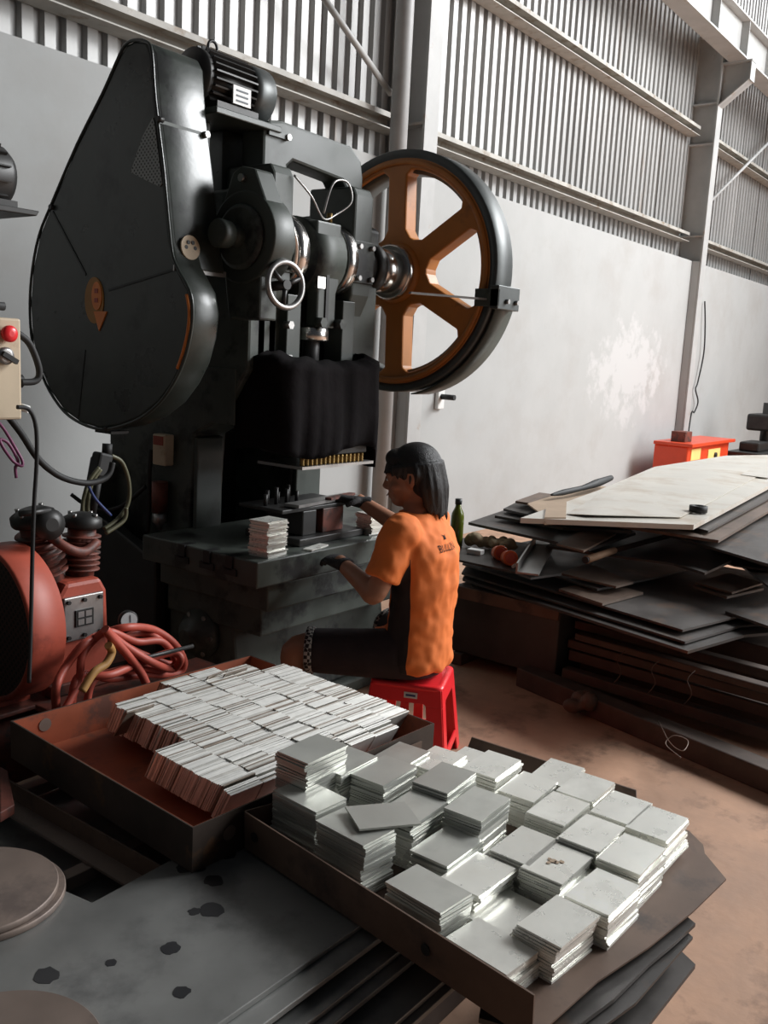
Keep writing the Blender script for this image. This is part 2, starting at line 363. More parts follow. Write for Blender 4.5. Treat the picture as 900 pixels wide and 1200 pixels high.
# small wall fittings
pl = thing('wall_outlet', 'small white plug socket with black plug on the wall under the flywheel', 'outlet', (6.27, 4.19, 1.17))
obj('cover_plate', MB().box(6.22, 6.31, 4.165, 4.2, 1.10, 1.28), 'white_plastic', pl, .006)
obj('plug', MB().cyl((6.265, 4.165, 1.20), (6.265, 4.04, 1.20), .022, 12), 'rubber', pl)
cb = [(12.30, 4.17, 2.42), (12.36, 4.15, 2.1), (12.42, 4.15, 1.75), (12.34, 4.16, 1.38), (12.28, 4.16, 1.28), (12.40, 4.15, 1.12), (12.33, 4.16, .98), (12.22, 4.16, .96), (12.20, 4.17, .55)]
tag(obj('hanging_cable', MB().tube(cb, .010, 6), 'rubber', origin=cb[0]), 'thin dark cable dangling down the plaster by the second column', 'cable')
# ================================================================== POWER PRESS
CX = 2.93; CY = 2.67; CZ = 1.885
press = thing('power_press', 'huge dark green mechanical punch press with an orange flywheel', 'press', (CX, 3.0, 0))
def pp(name, mb, mat, parent=None, bevel=0.0): return obj(name, mb, mat, parent or press, bevel)
# frame: two cheeks, back plate, head
cheek = [(3.46, .0), (3.46, 1.95), (3.30, 2.08), (2.72, 2.10), (2.60, 2.04), (2.60, 1.42), (2.74, 1.22), (2.90, 1.14), (2.93, .60), (2.60, .55), (2.60, .0)]
pp('frame_cheek', MB().prism(cheek, 2.55, 2.73, 'X'), 'green_dirty', None, .012)
pp('frame_cheek', MB().prism(cheek, 3.16, 3.34, 'X'), 'green_dirty', None, .012)
pp('back_plate', MB().box(2.73, 3.16, 3.28, 3.42, .1, 2.05), 'black_oil')
pp('head_block', MB().box(2.73, 3.16, 2.78, 3.3, 1.15, 2.02), 'black_oil', None, .01)
# slanted rear legs and base
pp('foot', MB().prism([(3.75, 0), (3.46, .0), (3.40, .95), (3.46, 1.0)], 2.45, 2.60, 'X'), 'green_dirty', None, .008)
pp('foot', MB().prism([(3.75, 0), (3.46, .0), (3.40, .95), (3.46, 1.0)], 3.30, 3.45, 'X'), 'green_dirty', None, .008)
pp('base_plate', MB().box(2.36, 3.54, 2.45, 3.75, 0, .06), 'green_dirty', None, .01)
fr = pp('leg_front', MB().prism([(2.50, .06), (2.55, .42), (2.93, .60), (2.93, .06)], 2.46, 3.42, 'X'), 'green_dirty', None, .012)
fr.name = 'lower_body'
pp('side_gusset', MB().prism([(2.95, .62), (3.46, .80), (3.62, .05), (2.95, .05)], 2.40, 2.46, 'X'), 'black_oil', None, .008)
# boss with bolts on the lower body
bs = onx(283, 752, 2.40)
boss = pp('bearing_boss', MB().lathe((2.46, 2.72, .36), (-1, 0, 0), [(.10, 0), (.10, .03), (.07, .045), (.07, .07), (.03, .075), (.03, .10)], 28), 'green_dirty')
for k in range(6):
    a = k * math.pi / 3; y = 2.72 + .085 * math.cos(a); z = .36 + .085 * math.sin(a)
    obj('bolt', MB().cyl((2.43, y, z), (2.418, y, z), .010, 6), 'steel', boss)
# bed: bolster plate with T slots, two stepped slabs
BZ = .75
bol = pp('bolster', MB().box(2.31, 3.56, 2.28, 2.92, BZ - .10, BZ), 'green_dirty', None, .006)
for y in (2.40, 2.52, 2.66):     # T-slot mouths on the left end
    obj('slot', MB().box(2.302, 2.36, y, y + .035, BZ - .05, BZ + .001), 'black_oil', bol)
    obj('slot', MB().box(2.302, 2.36, y - .02, y + .055, BZ - .07, BZ - .045), 'black_oil', bol)
pp('bed_slab', MB().box(2.40, 3.48, 2.31, 2.92, BZ - .21, BZ - .105), 'green_dirty', None, .008)
pp('bed_slab', MB().box(2.44, 3.44, 2.38, 2.92, BZ - .33, BZ - .215), 'green_dirty', None, .008)
# side boxes on the left cheek
sw = pp('switch_box', MB().box(2.50, 2.55, 3.02, 3.10, 1.00, 1.13), 'cream', None, .006)
obj('label', MB().box(2.496, 2.50, 3.03, 3.09, 1.085, 1.122), 'red_dull', sw)
ft = pp('air_filter', MB().cyl((2.51, 3.06, .80), (2.51, 3.06, .93), .034, 16), 'red_dark')
obj('bowl', MB().lathe((2.51, 3.06, .80), (0, 0, -1), [(.03, 0), (.032, .04), (.015, .055), (.012, .075)], 14), 'steel', ft)
obj('pipe', MB().tube([(2.51, 3.12, 1.06), (2.51, 3.13, .95), (2.51, 3.13, .80), (2.51, 3.14, .70)], .010, 8), 'rubber', ft)
cy = [(2.50, 3.14, .90), (2.45, 3.25, .80), (2.40, 3.36, .78), (2.34, 3.44, .84)]
obj('tubing', MB().tube(cy, .009, 8), 'rubber', ft)
# front oil tray plates below the head and cheek panel
pp('cheek_panel', MB().box(2.555, 2.70, 2.885, 2.905, .74, 1.13), 'green2', None, .006)
pp('cheek_panel', MB().box(3.165, 3.335, 2.885, 2.905, .74, 1.13), 'green2', None, .006)
pp('window_plate', MB().box(2.545, 2.552, 2.66, 2.84, 1.20, 1.42), 'green_dirty', None, .003)
# ---- gear cover (left)
GX0, GX1 = 2.15, 2.38
face = [(158, 47), (172, 49), (178, 62), (182, 117), (192, 200), (200, 283), (206, 310), (222, 340), (226, 365), (223, 395), (215, 425), (203, 450), (187, 472), (165, 490), (140, 500), (118, 503), (95, 496), (75, 482), (58, 458), (45, 428), (37, 395), (35, 355), (38, 315), (46, 275), (60, 240), (90, 170), (120, 110), (140, 65), (148, 52)]
fp = [onx(x, y, GX0) for x, y in face]
up_ = [onx(x, y, GX0) for x, y in [(206, 313), (200, 283), (192, 200), (182, 117), (178, 62), (172, 49), (158, 47), (148, 52), (140, 65), (120, 110), (90, 170), (60, 240), (46, 275), (38, 315)]]
gc = pp('gear_cover', MB().prism(face_poly(fp, 'X'), GX0, GX0 + .125, 'X', True), 'green', None, .012)
cm_ = sum(up_, Vector()) / len(up_); up_ = [cm_ + (p - cm_) * 1.006 for p in up_]
obj('upper_shell', MB().prism(face_poly(up_, 'X'), GX0 + .012, GX1, 'X', True), 'green', gc, .010)
def on_face(px, py, d=0.0): p = onx(px, py, GX0); p.x -= d; return p
def strip(a, b, wdt, th, mat, name, parent, plane='X'):
    a = Vector(a); b = Vector(b); d = (b - a).normalized(); n = Vector((1, 0, 0)); s_ = d.cross(n).normalized()
    q = Matrix((d, s_, n)).transposed()
    return obj(name, MB().obox((a + b) / 2, ((b - a).length, wdt, th), q), mat, parent)
strip(on_face(62, 248), on_face(101, 322), .008, .006, 'black_oil', 'seam', gc)
strip(on_face(128, 340), on_face(204, 316), .008, .006, 'black_oil', 'seam', gc)
strip(on_face(100, 410), on_face(92, 490), .006, .004, 'black_oil', 'seam', gc)
# outer rolled edge of the cover face
edge = [Vector((GX0, p.y, p.z)) for p in fp]
obj('rolled_edge', MB().tube(edge, .006, 6, 3, closed=True), 'green', gc)
# vent mesh
MV = M('perforated_vent', (.26, .27, .26), .5, metal=.3, var=.1)
def perforate(mt, sc, dark=(.008, .008, .008)):
    nt = mt.node_tree; N = nt.nodes; L = nt.links; b = N['Principled BSDF']
    prev = b.inputs['Base Color'].links[0].from_socket
    tc = N.new('ShaderNodeTexCoord'); mp = N.new('ShaderNodeMapping'); mp.inputs['Rotation'].default_value = (math.radians(45), 0, 0)
    L.new(tc.outputs['Object'], mp.inputs[0])
    ck = N.new('ShaderNodeTexVoronoi'); ck.voronoi_dimensions = '3D'; ck.inputs['Scale'].default_value = sc; ck.inputs['Randomness'].default_value = 0
    L.new(mp.outputs[0], ck.inputs['Vector'])
    st = N.new('ShaderNodeMath'); st.operation = 'LESS_THAN'; st.inputs[1].default_value = .34; L.new(ck.outputs['Distance'], st.inputs[0])
    mx = N.new('ShaderNodeMix'); mx.data_type = 'RGBA'; L.new(st.outputs[0], mx.inputs[0]); L.new(prev, mx.inputs[6]); mx.inputs[7].default_value = dark + (1,)
    L.new(mx.outputs[2], b.inputs['Base Color']); return mt
MT['vent'] = perforate(MV, 75)
vp = [on_face(x, y) for x, y in [(180, 138), (182, 145), (191, 215), (188, 219), (173, 212), (154, 202), (158, 190), (168, 160)]]
obj('vent_mesh', MB().prism(face_poly(vp, 'X'), GX0 - .004, GX0 + .002, 'X'), 'vent', gc)
# painted badge: dark amber patch, orange disc, pointer, and two marks
def disc_on(px, py, ry, rz, d, mat, name, parent, seg=28):
    c = on_face(px, py); return obj(name, MB().prism([(c.y + ry * math.cos(2 * math.pi * k / seg), c.z + rz * math.sin(2 * math.pi * k / seg)) for k in range(seg)], GX0 - d, GX0 + .001, 'X'), mat, parent)
bd = disc_on(111, 352, .058, .085, .003, 'yellow_badge', 'badge', gc)
disc_on(114.5, 347, .030, .052, .006, 'orange_badge', 'badge_disc', bd)
for yy in (341, 352):
    c = on_face(114.5, yy); obj('mark', MB().box(GX0 - .008, GX0 - .005, c.y - .010, c.y + .010, c.z - .008, c.z + .008), 'red_dull', bd)
tri = [on_face(111, 365), on_face(126, 365), on_face(117, 388)]
obj('pointer', MB().prism(face_poly(tri, 'X'), GX0 - .005, GX0, 'X'), 'orange_badge', bd)
# orange pin stripe near the rounded edge
obj('paint_stripe', MB().tube([on_face(x, y, .001) for x, y in [(219, 345), (222, 365), (220, 390), (214, 415), (208, 432)]], .006, 6, 4), 'orange_badge', gc)
# front strip fittings
def on_strip(px, py):   # point on the cover's front edge: intersect with the curved strip approximated by fold height
    return ony(px, py, 2.665)
sj = on_face(184, 142); obj('joint_strip', MB().obox((GX0 + .115, sj.y - .004, sj.z), (.24, .006, .012), 0), 'green2', gc)
sj = on_face(204, 314); obj('joint_strip', MB().obox((GX0 + .115, sj.y - .004, sj.z), (.24, .006, .02), 0), 'steel', gc)
for px, py in ((62, 243), (125, 503), (188, 140)):
    c = on_face(px, py); obj('bolt', MB().cyl((GX0 - .014, c.y, c.z), (GX0 + .01, c.y, c.z), .010, 8), 'iron', gc)
obj('bolt', MB().cyl((GX1 - .02, on_face(184, 142).y, on_face(184, 142).z), (GX1 - .02, on_face(184, 142).y - .022, on_face(184, 142).z), .012, 8), 'steel', gc)
rp = on_face(201, 289); rc = Vector((GX0 + .075, rp.y - .004, rp.z + .005))
rv = obj('round_vent', MB().cyl(rc, rc + Vector((0, -.008, .001)), .042, 24), 'cream', gc)
for k in range(6):
    a = k * math.pi / 3; obj('vent_hole', MB().cyl(rc + Vector((.02 * math.cos(a), -.007, .02 * math.sin(a))), rc + Vector((.02 * math.cos(a), -.0095, .02 * math.sin(a))), .007, 10), 'black_oil', rv)
obj('bottom_lip', MB().obox((2.20, on_face(118, 505).y, on_face(118, 505).z - .004), (.08, .10, .010), 0), 'iron', gc)
# ---- motor
my, mz = 2.80, 2.48
mo = pp('motor', MB().cyl((2.44, my, mz), (2.66, my, mz), .088, 32), 'iron')
for k in range(26):
    a = math.pi * 2 * k / 26
    q = Matrix.Rotation(a, 3, 'X'); c = Vector((2.55, my, mz)) + q @ Vector((0, 0, .098))
    obj('cooling_fin', MB().obox(c, (.21, .006, .026), q), 'iron', mo)
obj('end_bell', MB().lathe((2.66, my, mz), (1, 0, 0), [(.104, 0), (.108, .03), (.108, .10), (.085, .115), (.04, .118)], 32), 'rim', mo)
obj('end_bell', MB().lathe((2.44, my, mz), (-1, 0, 0), [(.10, 0), (.10, .02), (.05, .04)], 32), 'iron', mo)
obj('nameplate', MB().box(2.52, 2.61, my - .118, my - .112, mz - .085, mz - .02), 'white_plastic', mo)
for k in range(3): obj('print', MB().box(2.535, 2.595, my - .1195, my - .118, mz - .075 + k * .018, mz - .069 + k * .018), 'ink', mo)
obj('foot_rail', MB().box(2.45, 2.66, my - .11, my - .05, mz - .125, mz - .09), 'iron', mo)
obj('foot_rail', MB().box(2.45, 2.66, my + .05, my + .11, mz - .125, mz - .09), 'iron', mo)
obj('lifting_eye', MB().tube([(2.52 + .022 * math.cos(t), my, mz + .125 + .022 * math.sin(t)) for t in [k * math.pi / 4 for k in range(8)]], .006, 6, 3, closed=True), 'iron', mo)
obj('lifting_post', MB().cyl((2.52, my, mz + .085), (2.52, my, mz + .105), .010, 8), 'iron', mo)
pp('motor_plate', MB().box(2.40, 2.74, my - .16, my + .16, mz - .150, mz - .126), 'green', None, .004)
pp('motor_post', MB().box(2.42, 2.50, my - .02, my + .12, 1.90, mz - .15), 'green', None, .004)
pp('motor_bracket', MB().box(2.60, 2.72, my + .02, my + .10, 2.02, mz - .15), 'green', None, .003)
# ---- top arch joining the two bearing housings
AX0, AX1 = 2.66, 3.28
arch = [(AX0, 2.00), (AX0, 2.33), (AX0 + .03, 2.37), (AX0 + .10, 2.385), (AX1 - .09, 2.375), (AX1 - .02, 2.33), (AX1, 2.26), (AX1, 2.00), (AX1 - .11, 2.00), (AX1 - .11, 2.19), (AX1 - .14, 2.225), (AX0 + .17, 2.245), (AX0 + .14, 2.22), (AX0 + .14, 2.00)]
ar = pp('arch', MB().prism(arch, 2.66, 2.78, 'Y'), 'green2', None, .012)
obj('bolt_bar', MB().box(AX0 + .02, AX0 + .12, 2.648, 2.66, 2.315, 2.335), 'green', ar)
obj('bolt', MB().cyl((AX0 + .125, 2.66, 2.325), (AX0 + .125, 2.640, 2.325), .013, 8), 'steel', ar)
# ---- bearing housings
def housing(x0, x1):
    h = pp('bearing_housing', MB().prism([(2.56, 2.16), (2.58, 2.195), (2.82, 2.195), (2.82, 1.70), (2.62, 1.62), (2.56, 1.75)], x0, x1, 'X'), 'green2', None, .010)
    obj('cap_plate', MB().box(x0 - .006, x1 + .006, 2.548, 2.562, 1.80, 1.975), 'green_dirty', h, .004)
    for dz in (1.82, 1.95):
        for dx in (.02, x1 - x0 - .02):
            obj('bolt', MB().cyl((x0 + dx, 2.55, dz), (x0 + dx, 2.53, dz), .011, 8), 'steel', h)
    return h
housing(2.62, 2.735); housing(3.11, 3.235)
# ---- crankshaft
cs = pp('crankshaft', MB().cyl((2.40, CY, CZ), (3.56, CY, CZ), .055, 28), 'chrome')
for a, b_, r in ((2.74, 2.80, .152), (3.045, 3.105, .152), (3.235, 3.30, .10), (3.30, 3.36, .115), (3.36, 3.50, .098), (3.50, 3.55, .125)):
    obj('collar', MB().lathe((a, CY, CZ), (1, 0, 0), [(r - .008, 0), (r, .006), (r, b_ - a - .006), (r - .008, b_ - a)], 36), 'chrome' if r > .097 and a > 3.34 or a < 3.1 else 'iron', cs)
# eccentric feed-drive plate at the left end
DY, DZ = 2.515, 1.895
ecp = [(DY + .165 * math.cos(2 * math.pi * k / 40), DZ + .165 * math.sin(2 * math.pi * k / 40)) for k in range(40)]
dp = pp('eccentric_disc', MB().prism(ecp, 2.42, 2.53, 'X', True), 'green2', None, .008)
obj('arm', MB().prism([(DY - .13, DZ + .08), (DY - .05, DZ + .235), (DY + .02, DZ + .25), (DY + .06, DZ + .23), (DY + .13, DZ + .08)], 2.425, 2.52, 'X'), 'green2', dp, .008)
obj('arm_bolt', MB().cyl((2.425, DY + .005, DZ + .205), (2.41, DY + .005, DZ + .205), .014, 10), 'steel', dp)
obj('lower_arm', MB().prism([(DY - .09, DZ - .12), (DY - .09, DZ - .29), (DY + .07, DZ - .29), (DY + .10, DZ - .12)], 2.43, 2.52, 'X'), 'green_dirty', dp, .008)
obj('raised_face', MB().lathe((2.42, DY, DZ), (-1, 0, 0), [(.115, 0), (.115, .012), (.10, .022)], 32), 'green_dirty', dp)
obj('pivot_boss', MB().lathe((2.53, DY, DZ), (1, 0, 0), [(.07, 0), (.07, .10)], 28), 'green_dirty', dp)
kn = obj('crank_pin_knob', MB().lathe((2.40, DY, DZ), (-1, 0, 0), [(.042, 0), (.030, .02), (.030, .045), (.048, .05), (.050, .095), (.045, .102)], 28), 'green2', dp)
obj('spring_guard', MB().tube([(2.58, 2.53, 2.00), (2.64, 2.50, 1.98), (2.69, 2.50, 1.90), (2.70, 2.52, 1.80)], .014, 8), 'chrome', dp)
# ---- connecting rod over the slide
cr = pp('connecting_rod', MB().prism([(CX - .075, 2.02), (CX + .075, 2.02), (CX + .075, 1.78), (CX + .058, 1.74), (CX + .058, 1.60), (CX - .058, 1.60), (CX - .058, 1.74), (CX - .075, 1.78)], 2.54, 2.60, 'Y'), 'green2', None, .008)
obj('rod_cap', MB().cyl((CX - .09, CY, CZ), (CX + .09, CY, CZ), .155, 32), 'green_dirty', cr)
obj('rod_slot', MB().box(CX - .012, CX + .006, 2.534, 2.541, 1.60, 1.82), 'black_oil', cr)
obj('rod_wedge', MB().box(CX - .075, CX - .03, 2.525, 2.545, 1.755, 1.80), 'chrome', cr)
for dx in (-.05, .07):
    obj('nut', MB().cyl((CX + dx, 2.545, 1.62), (CX + dx, 2.505, 1.62), .022, 6), 'green_dirty', cr)
obj('adjusting_screw', MB().cyl((CX - .02, 2.60, 1.36), (CX - .02, 2.60, 1.62), .036, 20), 'iron', cr)
nt_ = obj('lock_ring', MB().lathe((CX - .02, 2.60, 1.545), (0, 0, 1), [(.068, 0), (.072, .006), (.072, .050), (.066, .056)], 28), 'chrome', cr)
obj('oil_cup', MB().cyl((CX + .03, 2.57, 2.02), (CX + .03, 2.57, 2.06), .012, 10), 'brass', cr)
lp = [Vector((2.72, 2.55, 2.165)), Vector((2.80, 2.53, 2.10)), Vector((CX - .03, 2.55, 2.03)), Vector((CX + .06, 2.56, 2.06)), Vector((CX + .13, 2.54, 2.12)), Vector((CX + .10, 2.54, 2.19)), Vector((CX, 2.53, 2.17)), Vector((CX - .03, 2.55, 2.05))]
obj('oil_tube', MB().tube(lp, .0045, 6, 6), 'steel', cr)
# ---- hand wheel
hw = Vector((2.492, 2.36, 1.733)); hn = Vector((-.12, -1, .05)).normalized()
hq = hn.to_track_quat('Z', 'Y').to_matrix()
hwp = pp('hand_wheel', MB().tube([hw + hq @ Vector((.080 * math.cos(t), .080 * math.sin(t), 0)) for t in [k * math.pi / 8 for k in range(16)]], .011, 10, 3, closed=True), 'steel')
obj('hub', MB().cyl(hw + hn * .012, hw - hn * .14, .018, 14), 'iron', hwp)
for k in range(3):
    a = k * 2 * math.pi / 3 + .4; obj('spoke', MB().cyl(hw, hw + hq @ Vector((.078 * math.cos(a), .078 * math.sin(a), 0)), .009, 8), 'iron', hwp)
# ---- slide guides and slide
for x0, x1, mt in ((2.60, 2.64, 'steel_paint'), (2.66, 2.70, 'steel_paint'), (2.72, 2.80, 'green2'), (3.06, 3.14, 'green2')):
    pp('slide_guide', MB().box(x0, x1, 2.56 if x0 > 2.7 else 2.60, 2.66, 1.42, 1.72), mt, None, .004)
for z in (1.47, 1.60):
    g_ = pp('guide_bolt', MB().cyl((2.715, 2.565, z), (2.715, 2.53, z), .017, 6), 'steel')
sl = pp('slide', MB().box(2.73, 3.14, 2.50, 2.80, 1.13, 1.46), 'black_oil', None, .01)
# oily cloth apron hung around the slide
def apron():
    mb = MB(); nx, nz = 44, 14; path = [(2.58, 2.70), (2.58, 2.46), (2.64, 2.42), (3.14, 2.42), (3.26, 2.50), (3.30, 2.66)]
    L = [0]
    for a, b_ in zip(path, path[1:]): L.append(L[-1] + math.dist(a, b_))
    rr = random.Random(5); off = [rr.uniform(-1, 1) for _ in range(nx + 1)]
    for k in range(nz + 1):
        for i in range(nx + 1):
            d = L[-1] * i / nx; j = max(q for q in range(len(L) - 1) if L[q] <= d + 1e-9); t = (d - L[j]) / (L[j + 1] - L[j])
            x = path[j][0] * (1 - t) + path[j + 1][0] * t; y = path[j][1] * (1 - t) + path[j + 1][1] * t
            fz = k / nz
            fold = math.sin(d * 62 + 1.8 * math.sin(d * 13)) * (.003 + .006 * (1 - fz)) + math.sin(d * 21 + 2 * fz) * .006 + off[i] * .0025 - .02 * math.sin(math.pi * fz) * (1 - fz)
            bot = 1.10 + .02 * math.sin(d * 11) + (-.075 if d > L[-1] * .80 else 0)
            top = 1.49 - .05 * math.sin(math.pi * d / L[-1]) + .006 * math.sin(d * 40)
            mb.v.append(Vector((x + fold * .4, y + fold, bot + (top - bot) * fz)))
    for k in range(nz):
        for i in range(nx):
            a = k * (nx + 1) + i; mb.f.append((a, a + 1, a + nx + 2, a + nx + 1)); mb.sm.append(True)
    # gathered collar at the top
    top = nz * (nx + 1); o = len(mb.v)
    for i in range(nx + 1):
        v = mb.v[top + i]; mb.v.append(Vector((v.x + (CX - v.x) * .22, v.y + (2.62 - v.y) * .25, v.z + .03 + .003 * math.sin(i * .9))))
    for i in range(nx): mb.f.append((top + i, top + i + 1, o + i + 1, o + i)); mb.sm.append(True)
    return mb
ap = pp('cloth_apron', apron(), 'cloth_black'); so = ap.modifiers.new('thick', 'SOLIDIFY'); so.thickness = .006
# die set under the slide with brass-coloured springs
ds = pp('upper_die', MB().box(2.74, 3.14, 2.46, 2.70, 1.085, 1.12), 'iron', None, .004)
obj('lower_plate', MB().box(2.72, 3.18, 2.45, 2.70, 1.035, 1.047), 'steel', ds)
for k in range(15):
    x = 2.745 + k * .027
    obj('spring', MB().lathe((x, 2.475, 1.047), (0, 0, 1), [(.009, 0), (.011, .006), (.009, .010), (.011, .016), (.009, .020), (.011, .028), (.009, .038)], 8), 'brass', ds)
ld = pp('lower_die', MB().box(2.62, 3.02, 2.36, 2.66, BZ, BZ + .03), 'iron', None, .004)
obj('die_block', MB().box(2.68, 2.76, 2.40, 2.60, BZ + .03, BZ + .13), 'black_oil', ld, .004)
obj('die_block', MB().box(2.80, 2.93, 2.40, 2.60, BZ + .03, BZ + .13), 'red_dark', ld, .004)
obj('punch_plate', MB().box(2.56, 3.00, 2.40, 2.64, BZ + .13, BZ + .145), 'iron', ld, .003)
for k in range(7):
    obj('stud', MB().cyl((2.59 + k * .03, 2.52 + .02 * (k % 2), BZ + .145), (2.59 + k * .03, 2.52 + .02 * (k % 2), BZ + .19 + .012 * (k % 3)), .008, 8), 'iron', ld)
# ---- flywheel
WX0, WX1, WR = 3.555, 3.695, .552
fw = pp('flywheel', MB().lathe((WX0, CY, CZ), (1, 0, 0), [(WR - .035, 0.004), (WR - .006, 0), (WR, .006), (WR, WX1 - WX0 - .006), (WR - .006, WX1 - WX0), (WR - .10, WX1 - WX0), (WR - .10, .03), (WR - .035, .004)], 96, closed=True), 'rim')
# orange web with six rounded windows, extruded
def wheel_web():
    mb = MB(); n = 6; x0, x1 = WX0 + .004, WX0 + .09
    ri, ro = .175, WR - .085; outer = WR - .034; inner = .09
    bm = bmesh.new()
    def loopv(pts): return [bm.verts.new((0, p[0], p[1])) for p in pts]
    seg = 96
    edges = []
    def ring(pts):
        vs = loopv(pts); es = [bm.edges.new((vs[i], vs[(i + 1) % len(vs)])) for i in range(len(vs))]; edges.extend(es); return vs
    ring([(outer * math.cos(2 * math.pi * k / seg), outer * math.sin(2 * math.pi * k / seg)) for k in range(seg)])
    ring([(inner * math.cos(2 * math.pi * k / 32), inner * math.sin(2 * math.pi * k / 32)) for k in range(32)])
    for s_ in range(n):
        c = 2 * math.pi * (s_ + .5) / n + math.radians(28)
        hw_ = .052     # half spoke width
        pts = []
        def edge_ang(r): return math.pi / n - math.asin(hw_ / r)
        rc = .028
        outer_a = edge_ang(ro - rc) - rc / ro
        for k in range(13):
            a = c - outer_a + 2 * outer_a * k / 12; pts.append((ro * math.cos(a), ro * math.sin(a)))
        a = c + edge_ang(ro - rc); pts.append(((ro - rc) * math.cos(a), (ro - rc) * math.sin(a)))
        r2 = ri + rc; a = c + edge_ang(r2); pts.append((r2 * math.cos(a), r2 * math.sin(a)))
        ia = max(.02, edge_ang(ri) - rc / ri)
        for k in range(5):
            a = c + ia - 2 * ia * k / 4; pts.append((ri * math.cos(a), ri * math.sin(a)))
        a = c - edge_ang(r2); pts.append((r2 * math.cos(a), r2 * math.sin(a)))
        a = c - edge_ang(ro - rc); pts.append(((ro - rc) * math.cos(a), (ro - rc) * math.sin(a)))
        ring(pts)
    bmesh.ops.triangle_fill(bm, use_beauty=True, edges=edges)
    # drop fill inside windows / bore
    bad = []
    for f_ in bm.faces:
        c = f_.calc_center_median(); r = math.hypot(c.y, c.z)
        if r < inner: bad.append(f_)
    bmesh.ops.delete(bm, geom=bad, context='FACES')
    ext = bmesh.ops.extrude_face_region(bm, geom=list(bm.faces))
    for v in [e for e in ext['geom'] if isinstance(e, bmesh.types.BMVert)]: v.co.x = x1 - x0
    bmesh.ops.recalc_face_normals(bm, faces=bm.faces)
    og = origin_of(press)
    for v in bm.verts: v.co = v.co + Vector((x0, CY, CZ)) - og
    me = bpy.data.meshes.new('wheel_web'); bm.to_mesh(me); bm.free()
    return me
wo = bpy.data.objects.new('spoked_web', wheel_web()); col.objects.link(wo); wo.parent = fw; wo.data.materials.append(MT['orange'])
bvl = wo.modifiers.new('bevel', 'BEVEL'); bvl.width = .008; bvl.segments = 2; bvl.limit_method = 'ANGLE'; bvl.angle_limit = math.radians(40)
obj('raised_ring', MB().lathe((WX0 + .004, CY, CZ), (-1, 0, 0), [(WR - .045, 0), (WR - .047, .010), (WR - .068, .010), (WR - .070, 0)], 96, closed=True), 'orange', fw)
obj('hub', MB().lathe((WX0 - .02, CY, CZ), (1, 0, 0), [(.125, 0), (.14, .02), (.14, .09), (.12, .18), (.09, .19)], 40), 'orange', fw)
# guard strip hugging the rim, its bracket and the tie bar
gp = []
a0, a1 = math.radians(180 + 12), math.radians(180 + 78)
N_ = 20; mb = MB()
for k in range(N_ + 1):
    a = a0 + (a1 - a0) * k / N_
    for r in (WR + .012, WR + .018):
        for x in (WX0 + .02, WX1 + .03): mb.v.append(Vector((x, CY + r * math.cos(a), CZ + r * math.sin(a))))
for k in range(N_):
    o = k * 4
    for a, b_ in ((0, 1), (1, 3), (3, 2), (2, 0)): mb.f.append((o + a, o + b_, o + 4 + b_, o + 4 + a)); mb.sm.append(a in (0, 3) and b_ in (1, 2))
mb.f += [(0, 2, 3, 1), (N_ * 4, N_ * 4 + 1, N_ * 4 + 3, N_ * 4 + 2)]; mb.sm += [False, False]
gd = pp('rim_guard', mb, 'green2')
gy = CY - WR - .01
obj('bracket', MB().box(WX0 - .04, WX1 + .005, gy - .03, gy + .012, CZ - .16, CZ - .06), 'rim', gd, .003)
obj('bracket_arm', MB().box(WX0 - .04, WX0 - .03, gy - .03, gy + .09, CZ - .15, CZ - .075), 'green_dirty', gd, .002)
obj('tie_bar', MB().obox((3.40, gy + .10, CZ - .12), (.46, .022, .008), Matrix.Rotation(math.radians(-28), 3, 'Z')), 'steel', gd)
for dx in (.03, .11): obj('bolt', MB().cyl((WX0 + dx, gy - .03, CZ - .125), (WX0 + dx, gy - .045, CZ - .125), .011, 6), 'steel', gd)
# ================================================================== THINGS LYING ON THE PRESS BED
pw = MB(); pw.box(-.069, .069, -.047, .047, 0, .0046)
plate_me = pw.mesh('steel_plate'); plate_me.materials.append(MT['plate'])
shaded_me = pw.mesh('shaded_steel_plate'); shaded_me.materials.append(MT['plate_shaded'])
def plate_stack_on_bed(x, y, n, lab, rz0):
    for k in range(n):
        o = bpy.data.objects.new('blank_plate', bed_me); col.objects.link(o)
        o.location = (x + R_.uniform(-.004, .004), y + R_.uniform(-.006, .004), BZ + .0005 + k * .0056); o.rotation_euler = (0, 0, math.radians(rz0 + R_.uniform(-3, 3)))
        tag(o, lab, 'steel plate', 'plates stacked on the press bed')
bw = MB(); bw.box(-.055, .055, -.045, .045, 0, .0046); bed_me = bw.mesh('blank_plate'); bed_me.materials.append(MT['plate'])
plate_stack_on_bed(2.435, 2.35, 24, 'grey steel blank in the stack at the bare left end of the press bed', 4)
plate_stack_on_bed(3.09, 2.37, 16, 'grey steel blank in the stack beside the raised gloved hand', -6)
tag(obj('blank_plate', MB().obox((2.66, 2.31, BZ + .004), (.13, .04, .006), RZ(12)), 'plate', origin=(2.66, 2.31, BZ)), 'single grey blank lying flat before the lower die', 'steel plate')
wp = thing('steel_strip', 'dark steel strip held across the die by the gloved hand', 'strip', (2.83, 2.46, BZ + .145))
obj('strip', MB().obox((2.84, 2.44, BZ + .155), (.42, .07, .012), RZ(6)), 'steel', wp)
obj('burr_edge', MB().obox((2.93, 2.42, BZ + .166), (.20, .03, .010), RZ(10)), 'red_dark', wp)

